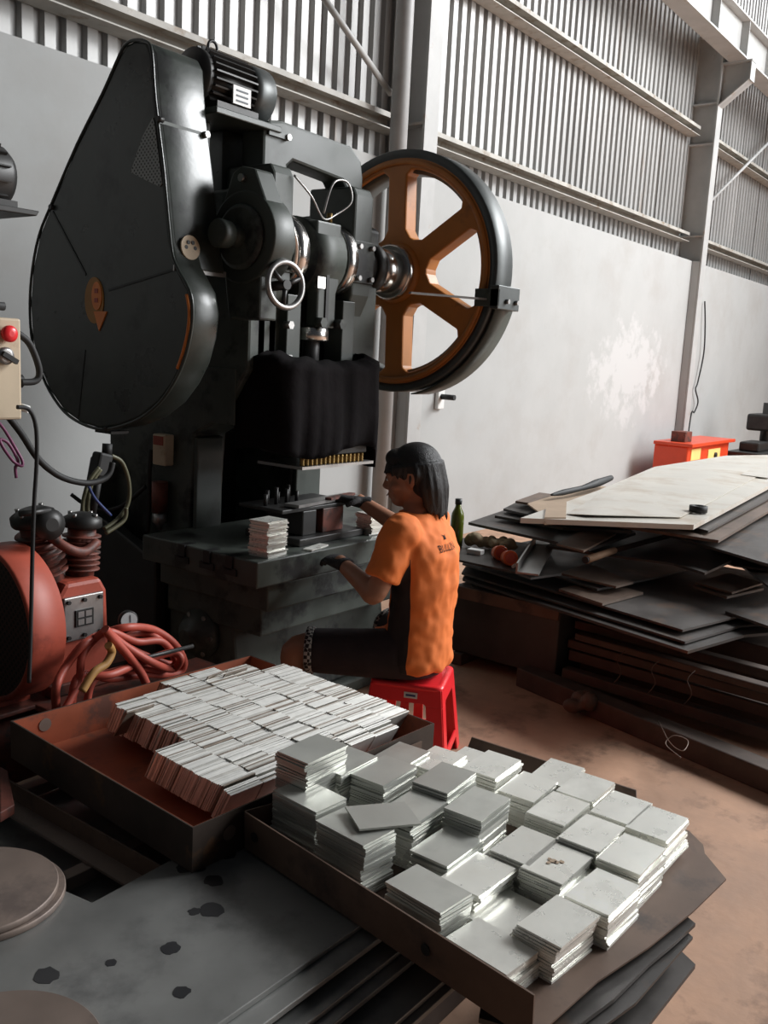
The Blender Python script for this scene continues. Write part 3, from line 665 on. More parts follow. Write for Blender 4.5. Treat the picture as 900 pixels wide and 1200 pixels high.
# ================================================================== RIGHT: PILE OF SHEETS
def sheet(pts, z, th, mat, lab, cat='steel sheet', group='sheets in the scrap pile', name='steel_sheet', tz=None, jag=0):
    """pts: photo points of the visible top outline at height z (tz: per-corner heights) or world (x, y)"""
    P = []
    for i, p in enumerate(pts):
        zz = tz[i] if tz else z
        P.append(onz(p[0], p[1], zz) if p[0] > 20 else Vector((p[0], p[1], zz)))
    c = sum(P, Vector()) / len(P)
    mb = MB(); n = len(P)
    mb.add([q for q in P] + [q - Vector((0, 0, th)) for q in P], [tuple(range(n)), tuple(range(2 * n - 1, n - 1, -1))] + [(i, n + i, n + (i + 1) % n, (i + 1) % n) for i in range(n)])
    o = obj(name, mb, mat, origin=(c.x, c.y, c.z - th)); tag(o, lab, cat, group); return o
W = lambda x, y: (x, y)
# bottom skids
def bar(p0, p1, w_, h_, mat, lab, name='timber_skid', cat='skid', group='bars under the sheet pile'):
    p0 = Vector(p0); p1 = Vector(p1); d = (p1 - p0); q = d.to_track_quat('X', 'Z').to_matrix()
    o = obj(name, MB().obox((p0 + p1) / 2, (d.length, w_, h_), q), mat, origin=(p0 + p1) / 2, bevel=.006); return tag(o, lab, cat, group)
bar((3.40, .55, .045), (3.78, 1.95, .045), .10, .09, 'wood_dark', 'rusty steel channel lying on the floor along the front of the pile', 'floor_channel', 'channel')
SG = 'steel sheets in the scrap pile'
PILE = [
 # name-outline (photo), z, thickness, material, label
 ([(542, 678), (806, 763), (872, 744), (940, 738), (900, 690), (700, 640), (560, 640)], .42, .012, 'sheet_dark', 'lowest long black sheet at the base of the scrap pile'),
 ([(541, 671), (803, 752), (868, 733), (940, 728), (900, 690), (700, 640), (560, 640)], .436, .010, 'sheet_dark', 'long black sheet resting second from the bottom of the scrap pile'),
 ([(542, 660), (800, 738), (864, 722), (930, 715), (900, 680), (720, 640), (560, 635)], .462, .010, 'sheet_dark', 'long dark sheet under the beige offcut and the square offcuts'),
 ([(655, 690), (706, 707), (754, 694), (700, 680)], .478, .012, 'sheet_brown', 'beige square offcut lying out on the dark sheets'),
 ([(560, 645), (700, 690), (770, 676), (830, 660), (760, 640), (640, 630)], .50, .010, 'sheet_dark', 'thin dark sheet between the beige offcut and the wooden handle'),
 ([(812, 686), (852, 699), (895, 689), (856, 676)], .50, .012, 'sheet_brown', 'small square offcut, lower one of the pair at the right end'),
 ([(815, 682), (858, 694), (894, 683), (855, 671)], .516, .010, 'sheet_brown', 'small square offcut lying on top of another at the right end'),
 ([(850, 716), (905, 735), (960, 725), (900, 706)], .476, .012, 'sheet_dark', 'dark offcut below the pair of square offcuts'),
 ([(655, 671), (722, 687), (742, 682), (690, 660)], .52, .010, 'sheet_brown', 'narrow brown sheet end beside the beige offcut'),
 ([(533, 655), (604, 670), (622, 677), (658, 672), (640, 640), (560, 628), (530, 632)], .545, .010, 'sheet_dark', 'dark sheet carrying the bottle, the rag and the orange jars'),
 ([(640, 640), (790, 660), (826, 671), (857, 657), (870, 600), (700, 595)], .60, .012, 'sheet_dark', 'wide black sheet under the wooden handle'),
 ([(835, 640), (905, 665), (960, 650), (880, 625)], .614, .012, 'sheet_dark', 'black sheet jutting out right of the wooden handle'),
 ([(850, 648), (905, 690), (960, 675), (880, 635)], .565, .010, 'sheet_dark', 'lower black sheet jutting out at the right end'),
 ([(800, 645), (862, 662), (905, 668), (990, 655), (940, 618), (820, 628)], .582, .010, 'sheet_dark', 'broad black sheet low behind the pair of square offcuts'),
 ([(549, 612), (690, 643), (745, 624), (720, 600), (590, 598)], .655, .014, 'sheet_dark', 'dark grey sheet with its corner sticking out towards the bottle'),
 ([(652, 637), (684, 645), (722, 625), (692, 616)], .670, .010, 'sheet_brown', 'reddish brown board lying on the dark grey sheet'),
 ([(580, 604), (660, 618), (740, 622), (700, 590), (610, 595)], .685, .014, 'sheet_dark', 'black sheet second above the dark grey corner'),
 ([(590, 596), (650, 610), (740, 616), (720, 585), (610, 586)], .71, .012, 'sheet_dark', 'brown black sheet under the small beige board'),
 ([(780, 625), (905, 662), (960, 642), (905, 585), (800, 598)], .69, .012, 'sheet_dark', 'broad dark sheet reaching out right of the brown sheet'),
 ([(690, 610), (842, 633), (912, 592), (905, 560), (740, 570)], .735, .014, 'sheet_brown', 'brown sheet directly under the pale new sheets'),
 ([(760, 604), (830, 622), (912, 578), (905, 560), (740, 570)], .757, .010, 'sheet_dark', 'dark sheet squeezed beneath the pale new sheets'),
 ([(604, 587), (632, 591), (655, 580), (632, 577)], .745, .012, 'sheet_brown', 'small beige board at the far left of the pile top'),
 ([(618, 590), (690, 568), (725, 572), (640, 606)], .752, .008, 'cardboard', 'brown paper sheet showing behind the pale new sheets'),
]
for pts, z, th, mt, lab in PILE: sheet(pts, z, th, mt, lab, group=None)
sheet([(610, 607), (813, 615), (905, 567), (945, 545), (905, 533), (850, 534), (767, 547), (700, 575)], .80, .024, 'sheet_white', 'large pale new steel sheet with a bright edge topping the pile', group=None)
sheet([(664, 602), (690, 603), (797, 606), (840, 584), (892, 556), (925, 540), (905, 534), (852, 535), (775, 547), (712, 574)], .803, .003, 'sheet_white', 'thin pale sheet with a curled lip lying on the larger pale sheet', group=None, tz=[.806, .816, .808, .807, .806, .806, .806, .806, .806, .806])
sheet([(868, 556), (905, 538), (935, 540), (900, 560)], .812, .003, 'sheet_white', 'small pale offcut on the right of the top sheets', group=None)
# cardboard flap folded over the pale sheet's front edge
e0, e1 = onz(638, 607, .803), onz(663, 607, .803)
t0, t1 = onz(641, 590, .808), onz(664, 588, .808)
flap = MB(); n_ = Vector((0, 0, .004))
def quad(mb, a, b, c, d, t): mb.add([a, b, c, d, a + t, b + t, c + t, d + t], [(3, 2, 1, 0), (4, 5, 6, 7), (0, 1, 5, 4), (1, 2, 6, 5), (2, 3, 7, 6), (3, 0, 4, 7)])
quad(flap, e0, e1, t1, t0, n_)
out_ = Vector((-.004, -.003, 0)); dn = Vector((-.006, -.004, -.03))
quad(flap, e0 + dn, e1 + dn, e1 + n_, e0 + n_, out_)
tag(obj('cardboard_flap', flap, 'cardboard', origin=(e0 + e1) / 2), 'square brown cardboard flap folded over the pale sheet', 'cardboard')
# dark stuff carrying the pile
def dbox(x0, x1, y0, y1, z0, z1, mat, lab, name, cat): return tag(obj(name, MB().box(x0, x1, y0, y1, z0, z1), mat, origin=((x0 + x1) / 2, (y0 + y1) / 2, z0), bevel=.01), lab, cat)
cr8 = thing('steel_crate', 'dark steel crate under the left end of the sheet pile', 'crate', (4.2, 2.05, 0))
obj('body', MB().box(3.80, 4.9, 1.80, 2.38, .06, .40), 'sheet_dark', cr8, .01)
for y in (1.84, 2.30): obj('runner', MB().box(3.78, 4.9, y, y + .06, 0, .06), 'wood_dark', cr8, .005)
for x in (3.785,): obj('lip', MB().box(x, x + .02, 1.80, 2.38, .34, .40), 'rust', cr8, .003)
k = 0
for (x, z, h_, y0, y1) in [(3.72, .10, .05, .62, 1.76), (3.82, .16, .05, .66, 1.78), (3.80, .22, .04, .62, 1.78), (3.92, .07, .09, .62, 1.76), (3.74, .28, .03, .8, 1.72), (3.86, .30, .04, .62, 1.78), (4.15, .20, .30, .62, 1.75)]:
    k += 1
    lab = ['rusty square bar lowest behind the floor channel', 'rusty flat bar above the lowest square bar', 'long rusty bar halfway up beneath the sheets', 'thick rusty beam lying on the floor behind the bars', 'short rusty bar just below the lowest sheet', 'rusty bar touching the underside of the lowest sheet', 'dark timber beam deep under the sheets'][k - 1]
    bar((x, y0, z), (x + .10, y1, z), .06 if h_ < .2 else .2, h_, 'wood_dark', lab, 'rusty_bar', 'bar', None)
dbox(4.5, 5.4, .9, 1.75, 0, .40, 'wood_dark', 'dark timber block in the shade under the far sheets', 'timber_block', 'timber')
# tie wires hanging from the pile front
for i, (px, py, ln) in enumerate([(772, 800, .12), (806, 810, .13), (838, 800, .13)]):
    p = onz(px, py, .25); p = Vector((3.765 - .018 * i, 1.46 - .16 * i, .285))
    tag(obj('tie_wire', MB().tube([p, p + Vector((-.05, .012, -.03)), p + Vector((-.06, -.015, -.08)), p + Vector((-.075, .008, -.13))], .002, 5), 'rust', origin=p), 'thin bent tie wire dangling from the bars under the pile', 'wire', 'tie wires under the pile')
wr = [onz(772, 845, .10), onz(785, 870, .09), onz(800, 880, .10), onz(806, 868, .11), onz(790, 862, .12), onz(780, 872, .095), onz(798, 888, .09)]
tag(obj('tangled_wire', MB().tube(wr, .002, 5), 'sheet_brown', origin=wr[0]), 'tangle of thin wire on the floor channel', 'wire')
rg = onz(682, 838, .0)
mb = MB(); rr = random.Random(3)
for k in range(7): mb.ball(rg + Vector((rr.uniform(-.05, .05), rr.uniform(-.04, .04), .035 + rr.uniform(0, .05))), (rr.uniform(.03, .06), rr.uniform(.02, .045), rr.uniform(.02, .045)), 10, 7)
o = obj('crumpled_rag', mb, 'rust', origin=rg); tag(o, 'crumpled brown rag on the floor before the pile', 'rag'); rm = o.modifiers.new('r', 'REMESH'); rm.mode = 'VOXEL'; rm.voxel_size = .008
# ---- tools on the pile
TZ = .545
b0 = onz(534, 640, TZ)
bt_ = tag(obj('glass_bottle', MB().lathe(b0, (0, 0, 1), [(.030, 0), (.034, .006), (.034, .15), (.031, .175), (.016, .205), (.0145, .225)], 24), 'glass_green', origin=b0), 'green drinks bottle with a dark cap standing on the pile', 'bottle')
obj('cap', MB().cyl(b0 + Vector((0, 0, .222)), b0 + Vector((0, 0, .25)), .018, 16), 'cap', bt_)
rg = onz(576, 644, TZ); mb = MB(); rr = random.Random(9)
for k in range(26): mb.ball(rg + Vector((rr.uniform(-.035, .035), -.115 + .23 * k / 25, .026 + rr.uniform(0, .03))), (rr.uniform(.025, .04), rr.uniform(.02, .04), rr.uniform(.018, .03)), 10, 7)
o = obj('work_glove_rag', mb, 'rag', origin=rg); o.name = 'cloth_rag'; tag(o, 'mottled beige rag heaped beside the orange jars', 'rag'); rm = o.modifiers.new('r', 'REMESH'); rm.mode = 'VOXEL'; rm.voxel_size = .007; rm.use_smooth_shade = True
for px, py, lab in ((585, 653, 'orange plastic jar leaning against the rag'), (596, 659, 'orange plastic jar lying with its round end facing out')):
    p = onz(px, py, TZ + .012); ax = Vector((-.72, -.6, .18)).normalized()
    j = tag(obj('plastic_jar', MB().lathe(p + Vector((0, 0, .022)), ax, [(.028, -.05), (.034, -.045), (.034, .02), (.037, .022), (.037, .04), (.033, .044)], 22), 'orange_plastic', origin=p), lab, 'jar', 'orange jars on the pile')
    obj('lid_ring', MB().lathe(p + Vector((0, 0, .022)) + ax * .044, ax, [(.026, 0), (.026, .002), (.022, .002)], 20), 'hose_red', j)
p = onz(557, 649, TZ)
tag(obj('white_box', MB().obox(p + Vector((0, 0, .012)), (.05, .075, .024), RZ(8)), 'white_plastic', origin=p, bevel=.002), 'small white box near the bottle', 'box')
a, b_ = onz(618, 675, TZ + .01), onz(638, 641, TZ + .03)
an = thing('angle_iron', 'short grey angle iron leaning on the dark sheet', 'angle iron', a)
d = (b_ - a); q = d.to_track_quat('X', 'Z').to_matrix()
obj('leg_plate', MB().obox((a + b_) / 2 + Vector((0, 0, .01)), (d.length, .10, .008), q), 'mill', an)
obj('leg_plate', MB().obox((a + b_) / 2 + q @ Vector((0, .05, 0)) + Vector((0, 0, .03)), (d.length, .008, .05), q), 'mill', an)
a, b_ = onz(601, 664, TZ + .01), onz(613, 656, TZ + .02)
tag(obj('marking_pen', MB().cyl(a, b_, .008, 10), 'white_plastic', origin=a), 'white marker pen beside the angle iron', 'pen')
a, b_, c = onz(687, 656, .622), onz(720, 645, .622), onz(790, 626, .624)
hm = thing('wooden_handle', 'round wooden tool handle sticking out between the sheets', 'handle', a)
obj('grip', MB().cyl(a, b_, .019, 14, .016), 'wood', hm)
obj('shaft', MB().cyl(b_, c, .013, 12), 'wood_dark', hm)
obj('end_cap', MB().cyl(a - (b_ - a).normalized() * .012, a, .016, 12), 'rubber', hm)
p = onz(818, 600, .806)
tr = obj('tape_roll', MB().lathe(p, (0, 0, 1), [(.045, 0), (.045, .032), (.026, .032), (.026, 0)], 28, closed=True), 'rubber', origin=p); tag(tr, 'black tape roll lying on the pale top sheet', 'tape roll')
gp_ = [onz(646, 580, .785), onz(660, 577, .79), onz(682, 572, .80), onz(700, 566, .81), onz(716, 560, .815)]
tag(obj('black_cable', MB().tube(gp_, .022, 8, 5, rs=[.006, .018, .016, .026, .018]), 'rubber', origin=gp_[0]), 'thick black cable bundle behind the pale sheets', 'cable')
# ---- red cabinet and machine beyond the pile
rx0, rx1, ry0, ry1 = 10.45, 11.95, 3.55, 3.95
rc_ = thing('red_welding_cabinet', 'bright red equipment cabinet with painted yellow glare against the wall', 'cabinet', (11.3, 3.75, 0))
obj('body', MB().box(rx0, rx1, ry0, ry1, .06, .66), 'red_box', rc_, .015)
obj('top_plate', MB().box(rx0 - .04, rx1 + .05, ry0 - .06, ry1, .66, .70), 'red_box', rc_, .008)
for x in (rx0 + .1, rx1 - .2): obj('foot', MB().box(x, x + .1, ry0 + .05, ry1 - .05, 0, .06), 'iron', rc_)
obj('glare_panel', MB().box(rx0 + .10, rx0 + .42, ry0 - .008, ry0, .50, .63), 'yellow', rc_)  # yellow panels painting the glare on the red front
obj('glare_panel', MB().box(rx0 + .70, rx0 + 1.15, ry0 - .008, ry0, .42, .60), 'yellow', rc_)
obj('knob', MB().cyl((rx0 + .95, ry0, .52), (rx0 + .95, ry0 - .03, .52), .035, 14), 'iron', rc_)
obj('switch_housing', MB().box(rx0 + .1, rx0 + .32, ry0 + .08, ry0 + .25, .70, .82), 'red_dark', rc_, .006)
dm = thing('bench_drill', 'dark machine tool standing beyond the red cabinet', 'machine', (12.9, 3.4, 0))
q0 = ony(868, 530, 3.4)
obj('table', MB().box(12.0, 13.4, 3.15, 3.6, .48, .54), 'iron', dm, .01)
obj('vice', MB().box(12.2, 12.7, 3.25, 3.5, .54, .66), 'iron', dm, .02)
obj('leg', MB().box(12.1, 12.25, 3.2, 3.5, 0, .48), 'iron', dm); obj('leg', MB().box(13.1, 13.25, 3.2, 3.5, 0, .48), 'iron', dm)
obj('column', MB().cyl((13.0, 3.4, .54), (13.0, 3.4, 1.15), .07, 16), 'iron', dm)
obj('head', MB().box(12.75, 13.3, 3.2, 3.6, .78, 1.0), 'iron', dm, .03)
obj('handle', MB().cyl((12.8, 3.2, .9), (12.7, 3.05, 1.02), .02, 8), 'iron', dm)
# ================================================================== FRONT LEFT: PLATE TABLE, TRAYS, PLATES
TOP = .40
def poly_slab(pts, z1, th, mat, name, lab, cat, group=None, bevel=.002):
    mb = MB(); mb.prism([(p[0], p[1]) for p in pts], z1 - th, z1, 'Z')
    cx = sum(p[0] for p in pts) / len(pts); cy = sum(p[1] for p in pts) / len(pts)
    return tag(obj(name, mb, mat, origin=(cx, cy, z1 - th), bevel=bevel), lab, cat, group)
# thick plates stacked on the floor (top one with a notch)
tp = poly_slab([(-.2, 1.02), (1.55, .985), (1.70, 1.05), (1.62, 1.456), (1.02, 1.435), (1.00, 1.56), (.2, 1.60), (-.2, 1.60)], TOP, .012, 'mill', 'thick_plate', 'dark oil-spotted steel plate topping the plate stack', 'steel plate')
for px, py, r in ((233, 1017, .016), (245, 1032, .0), (252, 1031, .0), (251, 1032, .020), (217, 1017, .020), (249, 1066, .024), (228, 1068, .012), (200, 1111, .019), (212, 1163, .016), (55, 1143, .022), (267, 1001, .020), (275, 993, .016), (130, 1128, .010)):
    if r:
        p = onz(px, py, TOP + .0003); rr = random.Random(px)
        obj('oil_stain', MB().prism([(p.x + r * (1 + .18 * rr.uniform(-1, 1)) * math.cos(2 * math.pi * k / 16), p.y + r * (1 + .18 * rr.uniform(-1, 1)) * math.sin(2 * math.pi * k / 16)) for k in range(16)], TOP, TOP + .0006, 'Z'), 'oil', tp)
for i, (dy, z) in enumerate(((-.045, TOP - .0125), (-.075, TOP - .040), (-.10, TOP - .053), (-.16, TOP - .080), (-.175, TOP - .093))):
    poly_slab([(-.2, 1.01 + dy), (1.9, .985 + dy), (1.9, 1.40), (-.2, 1.40)], z, .012 if i != 1 else .012, 'mill', 'thick_plate', ['dark steel plate second from the top, below the oil-spotted one', 'dark steel plate third in the stack under the oil-spotted one', 'dark steel plate fourth in the stack under the oil-spotted one', 'dark steel plate fifth in the stack under the oil-spotted one', 'lowest dark steel plate of the stack under the oil-spotted one'][i], 'steel plate')
for i, y in enumerate((.98, 1.28)):
    tag(obj('support_block', MB().box(-.1, 1.85, y, y + .10, 0, TOP - .105), 'wood_dark', origin=(.9, y + .05, 0), bevel=.006), 'dark timber bearer under the %s of the plate stack' % ('open front' if i == 0 else 'tray side'), 'timber')
for i, (z, a, b_) in enumerate(((TOP - .0265, .96, 1.1), (TOP - .066, .93, 1.1))):
    pass
# lower plate and rails under the orange tray
poly_slab([(.55, 1.46), (2.1, 1.46), (2.1, 2.14), (.55, 2.14)], .30, .012, 'mill', 'lower_plate', 'dark lower steel plate in the shade under the deep tray', 'steel plate')
for i, (x, y) in enumerate(((.7, 1.6), (1.9, 1.6), (.7, 2.04), (1.9, 2.04))):
    tag(obj('support_block', MB().box(x - .06, x + .06, y - .06, y + .06, 0, .288), 'wood_dark', origin=(x, y, 0), bevel=.006), 'dark timber post under the lower plate', 'timber', 'timber posts under the lower plate')
def angle_bar(p0, p1, lab):
    t = thing('angle_bar', lab, 'angle bar', p0); p0 = Vector(p0); p1 = Vector(p1); d = p1 - p0; q = d.to_track_quat('X', 'Z').to_matrix(); c = (p0 + p1) / 2
    obj('upright_leg', MB().obox(c + Vector((0, 0, .025)), (d.length, .006, .05), q), 'rust', t)
    obj('flat_leg', MB().obox(c + q @ Vector((0, .025, 0)) + Vector((0, 0, .003)), (d.length, .05, .006), q), 'mill_brown', t)
angle_bar((1.20, 1.44, .345), (1.20, 2.12, .345), 'rusty angle bar running along under the tray side')
angle_bar((1.95, 1.47, .345), (1.95, 2.12, .345), 'rusty angle bar under the hidden far side of the deep tray')
for i, y in enumerate((1.62, 2.05)): tag(obj('cross_bar', MB().box(.98 if i == 0 else 1.0, 2.05, y, y + .035, .313, .343), 'mill_brown', origin=(1.5, y, .313), bevel=.002), 'flat steel cross bar under the tray %s' % ('reaching out beside the round discs' if i == 0 else 'close to the air compressor'), 'bar')
for i, y in enumerate((1.62, 2.05)): tag(obj('packing_block', MB().box(1.4, 1.5, y, y + .035, .30, .313), 'wood_dark', origin=(1.45, y, .30)), 'thin packing block under the cross bar', 'block', 'packing blocks under the cross bars')
# round discs
def disc(cx, cy, r, z, mat, lab, hole=True, n=1):
    t = tag(obj('round_disc', MB().lathe((cx, cy, z), (0, 0, 1), [(r - .002, 0), (r, .002), (r, .012), (r - .002, .014)], 72), mat, origin=(cx, cy, z)), lab, 'steel disc')
    if hole: obj('centre_hole', MB().cyl((cx + .02, cy - .02, z + .0138), (cx + .02, cy - .02, z + .0146), .014, 18), 'oil', t)
    return t
disc(.885, 1.60, .155, TOP, 'mill_brown', 'lower brown steel disc of the pair beside the cross bar', False)
disc(.872, 1.605, .155, TOP + .0145, 'mill_brown', 'upper brown steel disc with a small hole beside the cross bar')
disc(.66, 1.18, .165, TOP, 'mill_brown', 'brown steel disc lying alone on the oil-spotted plate', False)
p = onz(8, 930, .36)
rb = [onz(0, 900, .42), onz(9, 905, .42), onz(17, 945, .42), onz(0, 955, .42)]
tag(obj('rusty_tab', MB().prism([(p.x, p.y) for p in rb], .400, .425, 'Z'), 'red_dark', origin=(rb[0].x, rb[0].y, .40), bevel=.002), 'small rusty red steel block beside the pair of discs', 'block')
# ---- deep tray (red oxide inside)
tx0, tx1, ty0, ty1 = 1.245, 2.065, 1.345, 2.105; tb, tt = .402, .505
TPV = Vector((1.65, 1.72, 0)); TRZ = math.radians(-3.5); TM = Matrix.Rotation(TRZ, 3, 'Z')
ty = thing('deep_tray', 'deep rusty steel tray painted red inside, filled with upright plates', 'tray', (1.65, 1.72, tb))
obj('bottom', MB().box(tx0, tx1, ty0, ty1, tb, tb + .006), 'tray_in', ty)
def tray_side(name, lo, hi, axis):
    # outer dark skin + inner painted skin
    if axis == 'x0': obj(name, MB().box(tx0 - .004, tx0, ty0 - .004, ty1 + .004, tb, tt), 'tray_out', ty); obj('inner_lining', MB().box(tx0, tx0 + .002, ty0, ty1, tb + .006, tt - .001), 'tray_in', ty)
    if axis == 'x1': obj(name, MB().box(tx1, tx1 + .004, ty0 - .004, ty1 + .004, tb, tt), 'tray_out', ty); obj('inner_lining', MB().box(tx1 - .002, tx1, ty0, ty1, tb + .006, tt - .001), 'tray_in', ty)
    if axis == 'y0': obj(name, MB().box(tx0, tx1, ty0 - .004, ty0, tb, tt), 'tray_out', ty); obj('inner_lining', MB().box(tx0, tx1, ty0, ty0 + .002, tb + .006, tt - .001), 'tray_in', ty)
    if axis == 'y1': obj(name, MB().box(tx0, tx1, ty1, ty1 + .004, tb, tt), 'tray_out', ty); obj('inner_lining', MB().box(tx0, tx1, ty1 - .002, ty1, tb + .006, tt - .001), 'tray_in', ty)
for a in ('x0', 'x1', 'y0', 'y1'): tray_side('side_panel', 0, 0, a)
obj('lifting_hole', MB().cyl((tx0 + .095, ty0 - .0045, .457), (tx0 + .095, ty0 - .0055, .457), .017, 20), 'sheet_brown', ty)
hp = [(tx0 + .045, tt - .035), (tx0 + .075, tt - .028)]
obj('lifting_hole', MB().cyl((tx0 + .09, ty1 - .0025, .47), (tx0 + .09, ty1 - .0040, .47), .018, 20), 'mill_brown', ty)
ty.rotation_euler = (0, 0, TRZ)
# ---- upright plates in the tray
uh, ul, ut = .092, .096, .0040
EM = []
for mk in ('edge_light', 'edge_mid', 'edge_dark'):
    um = MB(); um.box(-ul / 2, ul / 2, -ut / 2, ut / 2, 0, uh); q_ = um.mesh('upright_plate'); q_.materials.append(MT[mk]); EM.append(q_)
ume = EM[2]
lean = math.radians(28)
COLX = [(1.375, 1.36, 1.665), (1.53, 1.36, 1.985), (1.628, 1.36, 2.00), (1.726, 1.36, 2.05), (1.824, 1.36, 2.04), (1.922, 1.36, 2.0), (2.013, 1.40, 1.93)]
COLX[0] = (1.432, 1.36, 1.665)
cand = []
for ci, (x, ya, yb) in enumerate(COLX):
    y = ya + .035; run = 0; dx = 0; dz = 0
    while y < yb + .02:
        if run <= 0:
            run = R_.randint(3, 9); dx = R_.uniform(-.0025, .0025); dz = R_.uniform(-.003, .003); gap = R_.choice([0, 0, 0, .002])
            y += gap
        run -= 1
        cand.append((x + dx + R_.uniform(-.001, .001), y, tb + .009 + max(0, .004 + dz) + (.016 if y < 1.42 else .024), ci))
        y += .0056
# show-largest first: nearest to the camera
cand.sort(key=lambda c: (c[0] ** 2 + c[1] ** 2))
LU = 'bare steel plate standing on edge in the deep red tray'
rest = MB(); mids = []
rot = TM @ Matrix.Rotation(lean, 3, 'X')
for i, (x, y, z, ci) in enumerate(cand):
    P_ = TPV + TM @ (Vector((x, y + .036, 0)) - TPV) + Vector((0, 0, z)); mi = R_.choices((0, 1, 2), (.60, .27, .13))[0]
    if i < 300:
        o = bpy.data.objects.new('upright_plate', EM[mi]); col.objects.link(o)
        o.location = P_; o.rotation_euler = (lean + R_.uniform(-.012, .012), 0, TRZ + R_.uniform(-.012, .012)); tag(o, LU, 'steel plate', 'plates standing in the deep tray')
    else:
        rest.obox(P_ + rot @ Vector((0, 0, uh / 2)), (ul, ut, uh), rot); mids += [mi] * 6
o = obj('upright_plates', rest, 'edge_light', origin=(1.7, 1.9, tb)); o.data.materials.append(MT['edge_mid']); o.data.materials.append(MT['edge_dark'])
o.data.polygons.foreach_set('material_index', mids)
tag(o, 'rows of bare steel plates on edge towards the far end of the red tray', 'steel plates', None, 'stuff')
for i, (px, py, rz) in enumerate(((155, 823, 8), (245, 783, 25), (268, 780, 5))):
    p = onz(px, py, .545); o = bpy.data.objects.new('loose_plate', ume); col.objects.link(o)
    o.location = (p.x, p.y + .02, .455); o.rotation_euler = (lean + .06, .05, math.radians(rz * .4)); tag(o, ['dark loose plate jutting above the tray corner nearest the hoses', 'loose plate tipped up over the back row of the red tray', 'second loose plate tipped up over the back row of the red tray'][i], 'steel plate')
# ---- shallow tray with plate stacks
FZ = .414
st = thing('shallow_tray', 'shallow rusty sheet tray with bent torn edges under the plate stacks', 'tray', (1.65, .95, TOP))
fl_pts = [Vector((1.25, .575, FZ)), onz(700, 1150, FZ), onz(760, 1110, FZ), onz(812, 1068, FZ), onz(851, 1030, FZ), onz(826, 1000, FZ), onz(824, 990, FZ)]
fpoly = [(p.x, p.y) for p in fl_pts] + [(2.12, .62), (2.13, 1.25), (1.95, 1.31), (1.45, 1.345), (1.36, 1.355)]
obj('floor_sheet', MB().prism(fpoly, FZ - .004, FZ, 'Z'), 'rust', st)
u = [onz(287, 945, .50), onz(632, 1160, .50)]; u = [p + Vector((-.014, 0, 0)) for p in u]; u[0].y = 1.345; l = [Vector((u[0].x + .004, 1.345, FZ - .002)), Vector((u[1].x + .006, u[1].y, FZ - .002))]
us = MB(); quad(us, l[0], l[1], u[1], u[0], Vector((-.004, 0, 0)))
obj('left_upstand', us, 'rust', st)
for f_ in (.05, .70):
    c = l[0].lerp(l[1], f_) * .5 + u[0].lerp(u[1], f_) * .5; nrm = (l[1] - l[0]).cross(u[0] - l[0]).normalized()
    if nrm.x > 0: nrm = -nrm
    obj('hole', MB().cyl(c + nrm * .0055, c + nrm * .0075, .011, 16), 'black_oil', st)
b0_, b1_ = u[0], Vector((1.44, 1.335, .49))
us = MB(); quad(us, l[0], Vector((1.44, 1.335, FZ)), b1_, b0_, Vector((0, .004, 0))); obj('corner_tab', us, 'rust', st)
rw = MB(); quad(rw, Vector((2.11, 1.25, FZ)), Vector((2.12, .75, FZ)), Vector((2.15, .77, .455)), Vector((2.14, 1.25, .455)), Vector((.004, 0, 0))); obj('right_upstand', rw, 'rust', st)
bt2 = MB(); quad(bt2, Vector((1.74, 1.325, FZ)), Vector((1.97, 1.305, FZ)), Vector((1.98, 1.31, .475)), Vector((1.74, 1.33, .475)), Vector((0, .004, 0))); obj('back_upstand', bt2, 'rust', st)
# sheets and bearer under the shallow tray
def under(pts, z, th, lab, mat='sheet_dark'):
    P = [onz(a, b, z) for a, b in pts] + [Vector((2.02, .90, z)), Vector((1.5, .80, z)), Vector((1.33, .72, z))]
    c = sum(P, Vector()) / len(P)
    tag(obj('steel_sheet', MB().prism([(p.x, p.y) for p in P], z - th, z, 'Z'), mat, origin=(c.x, c.y, z - th)), lab, 'steel sheet')
under([(660, 1215), (720, 1170), (760, 1130), (790, 1105), (815, 1082)], .395, .008, 'dark torn sheet just below the shallow tray')
under([(690, 1215), (745, 1175), (812, 1098)], .380, .006, 'second dark torn sheet below the shallow tray')
under([(720, 1240), (760, 1200), (815, 1130)], .33, .010, 'lowest dark sheet under the torn sheets of the shallow tray')
for i, (x, y, zz) in enumerate(((1.62, .66, .31), (1.95, .80, .31))):
    tag(obj('support_block', MB().box(x - .08, x + .08, y - .06, y + .06, 0, zz), 'wood_dark', origin=(x, y, 0), bevel=.005), 'dark post under the torn sheets %s' % ('in front' if i == 0 else 'farther in'), 'timber')
# stacks: (photo point of the top plate centre, top height, rotation)
STK = {1: (366, 876, .605, 0), 2: (403, 890, .545, 0), 3: (450, 901, .54, 2), 4: (521.5, 910.6, .535, 4), 5: (468, 884, .50, 3), 6: (512, 889, .49, 3), 7: (549, 890, .475, 2), 8: (577, 895, .508, 2),
       9: (363, 931, .535, 86), 10: (416, 967, .535, 85), 11: (484, 946, .52, 2), 12: (559, 940, .525, 2), 13: (525, 990, .492, 0), 14: (560, 1022, .482, -2), 15: (502, 1039, .505, 84),
       17: (619, 921, .49, 2), 18: (653, 904, .482, 3), 19: (687, 921, .49, 1), 20: (728, 945, .50, 0), 21: (655, 946, .50, 1), 22: (694, 974, .50, 0), 23: (771, 963, .50, 0), 24: (740, 999, .50, -1),
       25: (616, 990, .49, 0), 26: (653, 1010, .49, -1), 27: (706, 1043, .49, -2), 32: (592, 1068, .445, -4), 33: (654, 1077, .492, -5), 34: (576, 1107, .468, 83)}
hidden = {5, 6, 7, 8, 17, 18, 19, 20, 21, 2, 11, 22, 25, 12, 4, 14, 13}
